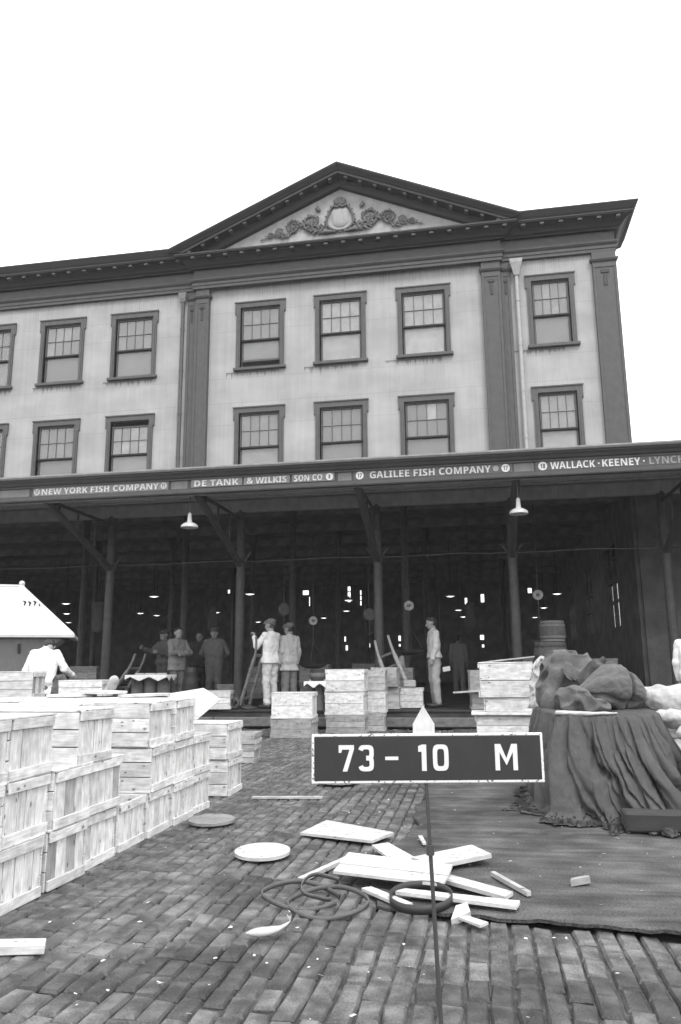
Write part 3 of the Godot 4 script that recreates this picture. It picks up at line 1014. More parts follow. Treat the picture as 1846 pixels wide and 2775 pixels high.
func pilaster(parent: Node3D, xa: float, xb: float, z: float, deep: float, top: float, panel: bool) -> void:
	var o := Node3D.new()
	o.name = numbered(parent, "pilaster")
	parent.add_child(o, true)
	var w := xb - xa
	var c := (xa + xb) / 2.0
	box("shaft", o, Vector3(c, (5.9 + top) / 2.0, z + deep / 2.0), Vector3(w, top - 5.9, deep), M.trim, 0.006)
	if panel:                                                      # a raised border leaves a sunk panel with a pendant under the neck
		var b := 0.075
		for s in [-1.0, 1.0]: box("panel_border", o, Vector3(c + s * (w / 2.0 - b / 2.0 - 0.002), (5.9 + top - 0.5) / 2.0, z + deep + 0.008), Vector3(b, top - 0.5 - 5.9, 0.02), M.trim, 0.006)
		box("panel_border", o, Vector3(c, top - 0.46, z + deep + 0.008), Vector3(w - 0.004, 0.08, 0.02), M.trim, 0.006)
		box("drop_ornament", o, Vector3(c, top - 0.62, z + deep + 0.012), Vector3(w * 0.34, 0.1, 0.028), M.trim_dark, 0.01)
		box("drop_ornament", o, Vector3(c, top - 0.86, z + deep + 0.008), Vector3(w * 0.16, 0.34, 0.02), M.trim_dark, 0.008)
	var st := start()
	var e := deep + 0.002
	add_moulding(st, [Vector2(xa, z), Vector2(xa, z + e), Vector2(xb, z + e), Vector2(xb, z)], [Vector2(0, top - 0.34), Vector2(0.03, top - 0.32), Vector2(0.055, top - 0.27), Vector2(0.055, top - 0.24), Vector2(0.0, top - 0.235), Vector2(0, top - 0.34)])
	put("neck_moulding", done(st), M.trim, o)


func scroll(st: SurfaceTool, c: Vector3, r: float, way: float, turns: float, from: float, thick: float) -> void:
	var pts: Array = []
	var rs: Array = []
	for i in 27:
		var t := i / 26.0
		var a := from + way * t * turns * TAU
		var q := r * (1.0 - 0.84 * t)
		pts.append(c + Vector3(cos(a) * q, sin(a) * q, 0.0))
		rs.append(thick * (1.0 - 0.45 * t))
	add_tube(st, pts, rs, 7)
	for i in range(0, 22):                                           # leaf lobes along the whorls
		var p: Vector3 = pts[i]
		var out := (p - c).normalized()
		var ahead: Vector3 = (pts[i + 1] - p).normalized()
		var l := thick * (3.2 if i % 3 == 0 else 1.9)
		add_tube(st, [p, p + (out + ahead * 0.7) * l * 0.6 + Vector3(0, 0, 0.012), p + (out * 0.8 + ahead * 1.3) * l * 0.8], [thick * 0.8, thick * 0.75, thick * 0.2], 5)


func build_market() -> void:
	var o := thing("market_building", "three-storey light sheet-metal market building with dark trim and central pediment", "building")
	var holes: Array = []
	var list := [
		[-14.4, 1.19, {"up": 1, "low": 2}], [-12.07, 1.19, {"up": 2, "low": 0}], [-9.74, 1.19, {"up": 1, "low": 1}],
		[-5.84, 1.19, {"up": 1, "low": 1, "lift": 0.2}], [-3.48, 1.21, {"up": 4, "low": 4, "patchy": false, "bars": "iron"}], [-1.12, 1.21, {"up": 4, "low": 5, "patchy": false, "bars": "iron"}], [2.34, 1.0, {"up": 2, "low": 1}]]
	var lower := [{"up": 1, "low": 1}, {"up": 1, "low": 0}, {"up": 3, "low": 2, "drop": 0.12}, {"up": 1, "low": 3}, {"up": 0, "low": 1}, {"up": 0, "low": 1, "odd": 6}, {"up": 3, "low": 4, "patchy": false}]
	for w in list:
		for s in [9.58, 6.35]: holes.append(Rect2(w[0] - w[1] / 2.0, s, w[1], 1.87))
	var st := start()
	add_holed_wall(st, Rect2(-17.4, 5.9, 21.48, 6.4), holes, 0.3, Transform3D(Basis(), Vector3(0, 0, FRONT)), true)
	st.generate_normals()
	st.generate_tangents()
	var front := put("front_wall", st.commit(), M.front, o)
	for i in list.size():
		window(o, list[i][0], 9.58, FRONT, list[i][1], list[i][2])
		window(o, list[i][0], 6.35, FRONT, list[i][1], lower[i])
	# the other walls, floors and roof behind
	box("side_wall", o, Vector3(3.95, 9.05, -31.2), Vector3(0.3, 6.3, 21.7), M.plaster)
	box("side_wall", o, Vector3(-17.3, 9.05, -31.2), Vector3(0.3, 6.3, 21.7), M.plaster)
	box("back_wall", o, Vector3(-6.7, 9.05, -42.2), Vector3(21.7, 6.3, 0.3), M.plaster)
	box("roof", o, Vector3(-6.7, 12.5, -31.2), Vector3(21.3, 0.12, 21.9), M.roofing)
	# pilasters
	pilaster(o, -8.06, -7.79, FRONT, 0.06, 12.14, true)
	pilaster(o, -7.79, -7.37, FRONT, 0.15, 12.14, true)
	pilaster(o, 0.51, 1.03, FRONT, 0.15, 12.14, true)
	pilaster(o, 1.03, 1.29, FRONT, 0.06, 12.14, true)
	pilaster(o, 3.47, 4.1, FRONT, 0.1, 12.14, true)
	# entablature
	var plan := [Vector2(-17.4, FRONT + 0.1), Vector2(-7.87, FRONT + 0.1), Vector2(-7.87, FRONT + 0.2), Vector2(1.09, FRONT + 0.2), Vector2(1.09, FRONT + 0.1), Vector2(4.12, FRONT + 0.1), Vector2(4.12, -21.35)]
	var a := start()
	add_moulding(a, plan, [Vector2(-0.1, 12.1), Vector2(0.0, 12.1), Vector2(0.0, 12.19), Vector2(0.02, 12.195), Vector2(0.02, 12.28), Vector2(0.05, 12.31), Vector2(0.075, 12.35), Vector2(0.075, 12.385), Vector2(0, 12.39), Vector2(-0.1, 12.39)])
	put("architrave", done(a), M.trim, o)
	var f := start()
	add_moulding(f, plan, [Vector2(-0.1, 12.39), Vector2(-0.015, 12.39), Vector2(-0.015, 12.72), Vector2(-0.1, 12.72)])
	put("frieze", done(f), M.trim, o)
	var c := start()
	var flank := [Vector2(-0.1, 12.7), Vector2(0.09, 12.7), Vector2(0.1, 12.725), Vector2(0.16, 12.76), Vector2(0.2, 12.815), Vector2(0.27, 12.885), Vector2(0.35, 12.935), Vector2(0.43, 12.955), Vector2(0.43, 12.98), Vector2(0.45, 12.985), Vector2(0.45, 13.02), Vector2(0.48, 13.06), Vector2(0.53, 13.15), Vector2(0.56, 13.2), Vector2(0.56, 13.23), Vector2(0.3, 13.25), Vector2(-0.1, 13.25)]
	var bay := [Vector2(-0.1, 12.7), Vector2(0.09, 12.7), Vector2(0.1, 12.725), Vector2(0.16, 12.76), Vector2(0.2, 12.815), Vector2(0.27, 12.885), Vector2(0.35, 12.935), Vector2(0.43, 12.955), Vector2(0.43, 12.98), Vector2(0.45, 12.985), Vector2(0.45, 13.03), Vector2(0.3, 13.06), Vector2(-0.1, 13.06)]
	add_moulding(c, [plan[0], Vector2(-8.3, FRONT + 0.1)], flank)
	add_moulding(c, [Vector2(1.52, FRONT + 0.1), plan[5], plan[6]], flank)
	add_moulding(c, [Vector2(-8.299, FRONT + 0.101), Vector2(-7.87, FRONT + 0.101), plan[2], plan[3], Vector2(1.09, FRONT + 0.101), Vector2(1.519, FRONT + 0.101)], bay)
	put("cornice", done(c), M.trim_dark, o)
	# modillions under the corona
	var x := -17.2
	while x < 4.5:
		var z := FRONT + 0.1 + (0.1 if x > -8.0 and x < 1.2 else 0.0)
		box("modillion", o, Vector3(x, 12.9, z + 0.345), Vector3(0.12, 0.07, 0.13), M.trim, 0.012)
		x += 0.497
	# pediment: raking cornices, tympanum, roof
	var apex := Vector2(-3.43, 15.37)
	for s in [-1.0, 1.0]:
		var foot := Vector2(-3.43 + s * 5.08, 13.14)
		var rk := start()
		var along := (apex - foot).normalized()
		var up := Vector2(-along.y, along.x) if along.x > 0 else Vector2(along.y, -along.x)
		# profile: (out in z, height across the slope, downwards from the outer edge)
		var prof := [Vector2(-0.4, 0.0), Vector2(0.56, 0.0), Vector2(0.56, -0.04), Vector2(0.53, -0.08), Vector2(0.47, -0.14), Vector2(0.45, -0.17), Vector2(0.42, -0.18), Vector2(0.42, -0.25), Vector2(0.16, -0.27), Vector2(0.12, -0.33), Vector2(0.07, -0.44), Vector2(-0.05, -0.46), Vector2(-0.4, -0.46)]
		var lo_row: Array = []
		var hi_row: Array = []
		for q in prof:
			var lo: Vector2 = foot + up * q.y
			lo += along * ((13.07 - lo.y) / along.y) if q.y < -0.05 else Vector2.ZERO
			var hi: Vector2 = foot + up * q.y
			hi += along * ((apex.x - hi.x) / along.x)
			lo_row.append(Vector3(lo.x, lo.y, FRONT + 0.2 + q.x))
			hi_row.append(Vector3(hi.x, hi.y, FRONT + 0.2 + q.x))
		for i in prof.size() - 1:
			var e: Vector2 = prof[i + 1] - prof[i]
			quad(rk, lo_row[i], hi_row[i], hi_row[i + 1], lo_row[i + 1], Vector3(up.x * e.x, up.y * e.x, -e.y))
		put("raking_cornice", done(rk), M.trim_dark, o)
		for k in 11:
			var p: Vector2 = foot + along * (0.55 + k * 0.462) - up * 0.29
			var mo := start()
			add_box(mo, Vector3(p.x, p.y, FRONT + 0.49), Vector3(0.11, 0.07, 0.2), Basis(Vector3.BACK, atan2(along.y, along.x) if s < 0 else atan2(-along.y, -along.x)), 0.012)
			put("modillion", done(mo), M.trim, o)
		var slope := start()
		var ra := Vector3(foot.x, foot.y - 0.02, FRONT + 0.6)
		var rb := Vector3(apex.x, apex.y - 0.02, FRONT + 0.6)
		var back := Vector3(0, 0, -7.0)
		var th := Vector3(0, -0.1, 0)
		quad(slope, ra + back, rb + back, rb + Vector3(0, 0, -1.0), ra + Vector3(0, 0, -1.0), Vector3(0, 1, 0))
		quad(slope, ra + back + th, rb + back + th, rb + Vector3(0, 0, -1.0) + th, ra + Vector3(0, 0, -1.0) + th, Vector3(0, -1, 0))
		put("pediment_roof", done(slope), M.roofing, o)
	var ty := start()
	add_plate(ty, [Vector2(-8.1, 13.0), Vector2(1.24, 13.0), Vector2(-3.43, 15.05)], 0.08, Transform3D(Basis(), Vector3(0, 0, FRONT + 0.11)))
	put("tympanum", done(ty), M.plaster, o)
	var rel := Node3D.new()
	rel.name = "tympanum_relief"
	o.add_child(rel, true)
	rel.position = Vector3(-3.43, 13.98, FRONT + 0.17)
	# the cartouche: rim, crest, pointed foot
	var rim: Array = []
	for i in 37:
		var t := TAU * i / 36.0
		rim.append(Vector3(sin(t) * (0.39 + 0.025 * cos(3 * t)), -0.02 + cos(t) * 0.44 - 0.05 * absf(sin(t)), 0.03))
	var cr := start()
	add_tube(cr, rim, [0.034], 8, 1.0, false)
	for i in range(0, 36, 2): add_tube(cr, [rim[i], rim[i] * 1.2 + Vector3(0, 0, 0.01)], [0.045, 0.015], 5)
	put("cartouche_rim", done(cr), M.relief, rel)
	put("shield", net_mesh([nets([[Vector3(0, -0.12, -0.05), Vector3(0, 0.1, -0.05), 0.24, 0.27, Vector3(1.1, 1, 0.4)]], 0.03, 0.02)]), M.plaster, rel)
	var crest := start()
	for k in 5:
		var t: float = (k - 2) * 0.45
		add_tube(crest, [Vector3(sin(t) * 0.1, 0.36, 0.04), Vector3(sin(t) * 0.2, 0.45 + cos(t) * 0.05, 0.06), Vector3(sin(t) * 0.12, 0.5 + cos(t) * 0.1, 0.04)], [0.05, 0.045, 0.02], 6)
	add_tube(crest, [Vector3(-0.2, 0.33, 0.04), Vector3(-0.08, 0.27, 0.06), Vector3(0, 0.31, 0.07), Vector3(0.08, 0.27, 0.06), Vector3(0.2, 0.33, 0.04)], [0.03, 0.045, 0.05, 0.045, 0.03], 6)
	put("crest", done(crest), M.relief, rel)
	for s in [-1.0, 1.0]:
		# a running vine: spirals that shrink outwards, turned up and down by turns, joined by a stem
		var row := [[0.84, -0.12, 0.3], [1.4, -0.2, 0.22], [1.8, -0.32, 0.15], [2.08, -0.41, 0.1]]
		var k := 0
		for q in row:
			var sc := start()
			var way := 1.0 if k % 2 == 0 else -1.0
			scroll(sc, Vector3(s * q[0], q[1], 0.03), q[2], way * s, 1.75, (PI * 1.1 if s > 0 else -PI * 0.1) if k % 2 == 0 else (PI * 0.9 if s > 0 else PI * 0.1), q[2] * 0.12)
			for p in 6:
				var an := TAU * p / 6.0
				add_tube(sc, [Vector3(s * q[0], q[1], 0.04), Vector3(s * q[0] + cos(an) * q[2] * 0.3, q[1] + sin(an) * q[2] * 0.3, 0.03)], [q[2] * 0.07, q[2] * 0.1], 6)
			put("scroll", done(sc), M.relief, rel)
			k += 1
		var stem := start()
		var pts: Array = []
		var rs: Array = []
		for i in 41:
			var t := i / 40.0
			pts.append(Vector3(s * lerpf(0.42, 2.4, t), lerpf(-0.12, -0.52, pow(t, 0.8)) + 0.24 * (1.0 - t) * sin(t * 12.5 + 3.4), 0.025))
			rs.append(lerpf(0.026, 0.01, t))
		add_tube(stem, pts, rs, 7)
		put("vine_stem", done(stem), M.relief, rel)
		var leaf := start()
		for i in range(2, 40, 2):
			var p: Vector3 = pts[i]
			var t := i / 40.0
			var up := 1.0 if (i / 2) % 2 == 0 else -1.0
			var l := lerpf(0.2, 0.06, t)
			add_tube(leaf, [p, p + Vector3(s * l * 0.25, up * l * 0.6, 0.03), p + Vector3(s * l * 0.75, up * l * 0.85, 0.015)], [l * 0.16, l * 0.26, l * 0.06], 6)
			add_tube(leaf, [p, p + Vector3(s * l * 0.5, -up * l * 0.25, 0.02), p + Vector3(s * l * 0.8, -up * l * 0.6, 0.01)], [l * 0.1, l * 0.17, l * 0.05], 6)
		add_tube(leaf, [Vector3(s * 0.15, -0.5, 0.04), Vector3(s * 0.42, -0.48, 0.05), Vector3(s * 0.66, -0.5, 0.03)], [0.03, 0.06, 0.02], 7)
		add_tube(leaf, [Vector3(s * 0.6, 0.22, 0.03), Vector3(s * 0.68, 0.3, 0.05), Vector3(s * 0.66, 0.4, 0.03)], [0.05, 0.06, 0.015], 6)
		put("leaf_spray", done(leaf), M.relief, rel)
	# rain pipes with hopper heads
	for q in [[-8.19, "iron", "grey painted rain pipe with hopper head beside the left pilasters"], [1.46, "zinc_light", "pale zinc rain pipe with funnel head beside the right pilasters"]]:
		var p := thing("rain_pipe", q[2], "rain pipe", Vector3(q[0], 0, FRONT + 0.1))
		var head := start()
		var hs := 1.0 if q[0] < 0 else 1.25
		for k in 3:
			var w0: float = [0.055, 0.07, 0.13][k] * hs
			var w1: float = [0.07, 0.13, 0.14][k] * hs
			var ya: float = [11.62, 11.7, 11.96][k] + (0.0 if q[0] > 0 else 0.16)
			var yb: float = [11.7, 11.96, 12.06][k] + (0.0 if q[0] > 0 else 0.06)
			for e in [[Vector3(1, 0, 0), Vector3(0, 0, 1)], [Vector3(-1, 0, 0), Vector3(0, 0, 1)], [Vector3(0, 0, 1), Vector3(1, 0, 0)], [Vector3(0, 0, -1), Vector3(1, 0, 0)]]:
				quad(head, e[0] * w0 - e[1] * w0 + Vector3(0, ya, 0), e[0] * w0 + e[1] * w0 + Vector3(0, ya, 0), e[0] * w1 + e[1] * w1 + Vector3(0, yb, 0), e[0] * w1 - e[1] * w1 + Vector3(0, yb, 0), e[0])
		put("hopper_head", done(head), M["zinc" if q[0] < 0 else "zinc_light"], p)
		var pipe := start()
		add_tube(pipe, [Vector3(0, 11.8, 0), Vector3(0, 11.3, 0), Vector3(0, 5.9, 0)], [0.055], 10)
		put("pipe", done(pipe), M[q[1]], p)
		for y in [10.9, 9.6, 8.3, 7.0]:
			var cl := start()
			add_lathe(cl, [Vector2(0.056, y - 0.03), Vector2(0.066, y - 0.03), Vector2(0.066, y + 0.03), Vector2(0.056, y + 0.03)], 10)
			put("clip", done(cl), M[q[1]], p)


# ---------------------------------------------------------------- the canopy over the loading platform
func build_canopy() -> void:
	var o := thing("canopy", "dark canopy with moulded fascia on iron columns along the market front", "canopy")
	var x0 := -19.0
	var x1 := 13.0
	var f := start()
	add_moulding(f, [Vector2(x0, -13.1), Vector2(x1, -13.1)], [Vector2(0, 4.25), Vector2(0.11, 4.25), Vector2(0.12, 4.27), Vector2(0.12, 4.32), Vector2(0.085, 4.335), Vector2(0.085, 4.35), Vector2(0.05, 4.355), Vector2(0.05, 4.51), Vector2(0.085, 4.515), Vector2(0.085, 4.545), Vector2(0.12, 4.56), Vector2(0.15, 4.6), Vector2(0.19, 4.63), Vector2(0.2, 4.66), Vector2(0, 4.66)])
	put("fascia", done(f), M.fascia, o)
	var gt := start()
	add_moulding(gt, [Vector2(x0, -13.1), Vector2(x1, -13.1)], [Vector2(0, 4.66), Vector2(0.23, 4.66), Vector2(0.25, 4.69), Vector2(0.25, 4.715), Vector2(0, 4.72)])
	put("gutter", done(gt), M.zinc, o)
	var xs := [-17.0, -14.05, -11.1, -8.1, -5.05, -2.03, 0.76, 3.75, 6.75, 9.75]
	# plain panels between the signboards
	for p in [[-19.0, -8.35], [-5.48, -5.16], [-2.34, -2.09], [0.72, 1.06], [3.9, 13.0]]:
		box("fascia_panel", o, Vector3((p[0] + p[1]) / 2.0, 4.433, -13.045), Vector3(p[1] - p[0], 0.15, 0.012), M.fascia_panel, 0.003)
	# roof and boarded soffit, rising to the building
	var rf := start()
	var r := [Vector2(-13.1, 4.7), Vector2(-20.0, 5.78), Vector2(-20.0, 5.88), Vector2(-13.1, 4.74)]
	quad(rf, Vector3(x0, r[3].y, r[3].x), Vector3(x1, r[3].y, r[3].x), Vector3(x1, r[2].y, r[2].x), Vector3(x0, r[2].y, r[2].x), Vector3.UP)
	put("roof", done(rf), M.roofing, o)
	for k in 10:
		var z0 := lerpf(-13.1, -20.0, k / 10.0)
		var z1 := lerpf(-13.1, -20.0, (k + 1) / 10.0) + 0.012
		var y0 := lerpf(4.5, 5.6, k / 10.0)
		var y1 := lerpf(4.5, 5.6, (k + 1) / 10.0)
		var s := start()
		add_box(s, Vector3((x0 + x1) / 2.0, (y0 + y1) / 2.0, (z0 + z1) / 2.0), Vector3(x1 - x0, 0.03, absf(z1 - z0)), Basis(Vector3.RIGHT, atan2(y1 - y0, z0 - z1)))
		put("soffit_board", done(s), M.soffit, o)
	for q in [[-14.3, 4.55], [-15.1, 4.68], [-17.3, 5.0], [-18.6, 5.2]]:
		box("purlin", o, Vector3((x0 + x1) / 2.0, q[1], q[0]), Vector3(x1 - x0, 0.16, 0.1), M.soffit, 0.01)
	box("eaves_beam", o, Vector3((x0 + x1) / 2.0, 4.33, -13.19), Vector3(x1 - x0, 0.14, 0.14), M.soffit, 0.01)
	box("column_beam", o, Vector3((x0 + x1) / 2.0, 4.62, -16.0), Vector3(x1 - x0, 0.26, 0.16), M.soffit, 0.01)
	var pipe := start()
	var pp: Array = []
	for i in 61: pp.append(Vector3(lerpf(x0, x1, i / 60.0), 3.4 - 0.03 * absf(sin(i * 0.63)), -15.86))
	add_tube(pipe, pp, [0.014], 6)
	put("water_pipe", done(pipe), M.iron, o)
	for x in xs:
		var c := Node3D.new()
		c.name = numbered(o, "column")
		o.add_child(c, true)
		c.position = Vector3(x, 0.33, -16.0)
		var st := start()
		add_lathe(st, [Vector2(0.15, 0), Vector2(0.15, 0.1), Vector2(0.105, 0.16), Vector2(0.1, 0.9), Vector2(0.092, 2.6), Vector2(0.092, 2.95), Vector2(0.12, 3.0), Vector2(0.12, 3.06), Vector2(0.09, 3.1), Vector2(0.09, 4.2)], 16)
		put("shaft", done(st), M.iron, c)
		for s in [-1.0, 1.0]:                                         # curved knee braces along the row
			var b := start()
			var pts: Array = []
			for i in 8:
				var t := i / 7.0
				pts.append(Vector3(s * (0.07 + 0.16 * t * t), 2.95 + 0.3 * t, 0))
			add_tube(b, pts, [0.03], 6)
			put("knee_brace", done(b), M.iron, c)
		# the big raking bracket out to the eaves
		var br := start()
		var bp: Array = []
		for i in 12:
			var t := i / 11.0
			bp.append(Vector3(0, 3.0 + 0.98 * t, 0.06 + 2.72 * t))
		add_tube(br, bp, [0.075, 0.07], 8)
		put("bracket", done(br), M.iron, c)
		var tie := start()
		add_tube(tie, [Vector3(0, 4.0, 0.1), Vector3(0, 4.0, 2.75)], [0.035], 6)
		for i in 3: add_tube(tie, [bp[3 + i * 3], Vector3(0, 4.02, bp[3 + i * 3].z)], [0.025], 6)
		put("rafter", done(tie), M.iron, c)
	# signboards
	var zs := -13.036
	var ny := thing("signboard", "faded pale fascia signboard reading NEW YORK FISH COMPANY", "signboard", Vector3(-6.9, 4.433, zs), 0, "firm names along the canopy")
	box("board", ny, Vector3(0, 0, 0), Vector3(2.74, 0.158, 0.02), M.sign_pale, 0.003)
	put("lettering", lettering("NEW YORK FISH COMPANY", Vector2(2.36, 0.115), 0.006), M.letter_chipped, ny, Vector3(-0.0, 0, 0.0105))
	for s in [-1.0, 1.0]: round_number(ny, "17", Vector3(s * 1.28, 0, 0.0105), 0.06, "letter_worn")
	var dt := thing("signboard", "patched signboard of three pieces reading DE TANK & WILKISSON", "signboard", Vector3(-3.74, 4.443, zs), 0, "firm names along the canopy")
	var k := 0
	for q in [[-1.35, -0.37, "DE TANK"], [-0.34, 0.52, "& WILKIS"], [0.56, 1.34, "SON CO"]]:
		box("board", dt, Vector3((q[0] + q[1]) / 2.0, 0, 0.001 * k), Vector3(q[1] - q[0], 0.15, 0.02), M.sign_pale, 0.003)
		put("lettering", lettering(q[2], Vector2((q[1] - q[0]) * (0.86 if k < 2 else 0.66), 0.115), 0.006), M.letter_chipped, dt, Vector3((q[0] + q[1]) / 2.0 - (0.0 if k < 2 else 0.09), 0, 0.0105 + 0.001 * k))
		k += 1
	round_number(dt, "8", Vector3(1.25, 0, 0.0125), 0.066, "letter")
	var ga := thing("signboard", "dark signboard in crisp white letters reading GALILEE FISH COMPANY", "signboard", Vector3(-0.68, 4.433, zs), 0, "firm names along the canopy")
	box("board", ga, Vector3.ZERO, Vector3(2.76, 0.158, 0.02), M.sign_grey, 0.003)
	put("lettering", lettering("GALILEE FISH COMPANY", Vector2(2.1, 0.125), 0.006), M.letter_worn, ga, Vector3(-0.035, 0, 0.0105))
	for x in [-1.265, 1.265]: round_number(ga, "17", Vector3(x, 0, 0.0105), 0.07, "letter")
	round_number(ga, "", Vector3(1.1, 0.0, 0.0105), 0.05, "letter_faint")
	var wa := thing("signboard", "dark signboard reading WALLACK KEENEY LYNCH at the right of the canopy", "signboard", Vector3(2.48, 4.433, zs), 0, "firm names along the canopy")
	box("board", wa, Vector3.ZERO, Vector3(2.8, 0.158, 0.02), M.sign_grey, 0.003)
	round_number(wa, "18", Vector3(-1.275, 0, 0.0105), 0.074, "letter")
	put("lettering", lettering("WALLACK", Vector2(0.73, 0.125), 0.006), M.letter, wa, Vector3(-0.785, 0, 0.0105))
	put("lettering", lettering("·", Vector2(0.03, 0.03), 0.006), M.letter, wa, Vector3(-0.36, 0, 0.0105))
	put("lettering", lettering("KEENEY", Vector2(0.61, 0.125), 0.006), M.letter, wa, Vector3(0.0, 0, 0.0105))
	put("lettering", lettering("·", Vector2(0.03, 0.03), 0.006), M.letter, wa, Vector3(0.36, 0, 0.0105))
	put("lettering", lettering("LYNCH", Vector2(0.55, 0.125), 0.006), M.letter_faint, wa, Vector3(0.72, 0, 0.0105))
	# enamel lamps hung at the eaves
	eaves_lamp("white enamel lamp under the canopy, below the patched signboard", Vector3(-5.2, 4.26, -13.3))
	eaves_lamp("white enamel lamp under the canopy, below the end of the GALILEE signboard", Vector3(0.78, 4.26, -13.3))


func round_number(parent: Node3D, text: String, at: Vector3, r: float, m: String) -> void:
	var st := start()
	add_lathe(st, [Vector2(0, 0.006), Vector2(r, 0.006), Vector2(r, 0.0), Vector2(0, 0.0)], 24)
	var o := put("round_badge", done(st), M[m], parent, at)
	o.rotation.x = PI / 2.0
	if text:
		put("lettering", lettering(text, Vector2(r * (1.1 if text.length() > 1 else 0.5), r * 1.1), 0.003), M.plate_black, parent, at + Vector3(0, 0, 0.0065))


func eaves_lamp(label: String, at: Vector3) -> void:
	var o := thing("pendant_lamp", label, "lamp", at, 0, "enamel lamps at the canopy edge")
	var st := start()
	add_tube(st, [Vector3.ZERO, Vector3(0, -0.36, 0)], [0.012], 6)
	put("stem", done(st), M.iron, o)
	var n := start()
	add_lathe(n, [Vector2(0.018, -0.3), Vector2(0.035, -0.32), Vector2(0.042, -0.44), Vector2(0.05, -0.48)], 14)
	put("neck", done(n), M.enamel, o)
	var s := start()
	add_lathe(s, [Vector2(0.05, -0.48), Vector2(0.1, -0.5), Vector2(0.15, -0.535), Vector2(0.162, -0.57), Vector2(0.162, -0.585), Vector2(0.152, -0.585), Vector2(0.14, -0.54), Vector2(0.04, -0.49)], 22)
	put("shade", done(s), M.enamel, o)
	var b := start()
	add_lathe(b, [Vector2(0, -0.6), Vector2(0.025, -0.59), Vector2(0.035, -0.565), Vector2(0.025, -0.53), Vector2(0.015, -0.5)], 10)
	put("bulb", done(b), M.enamel, o)


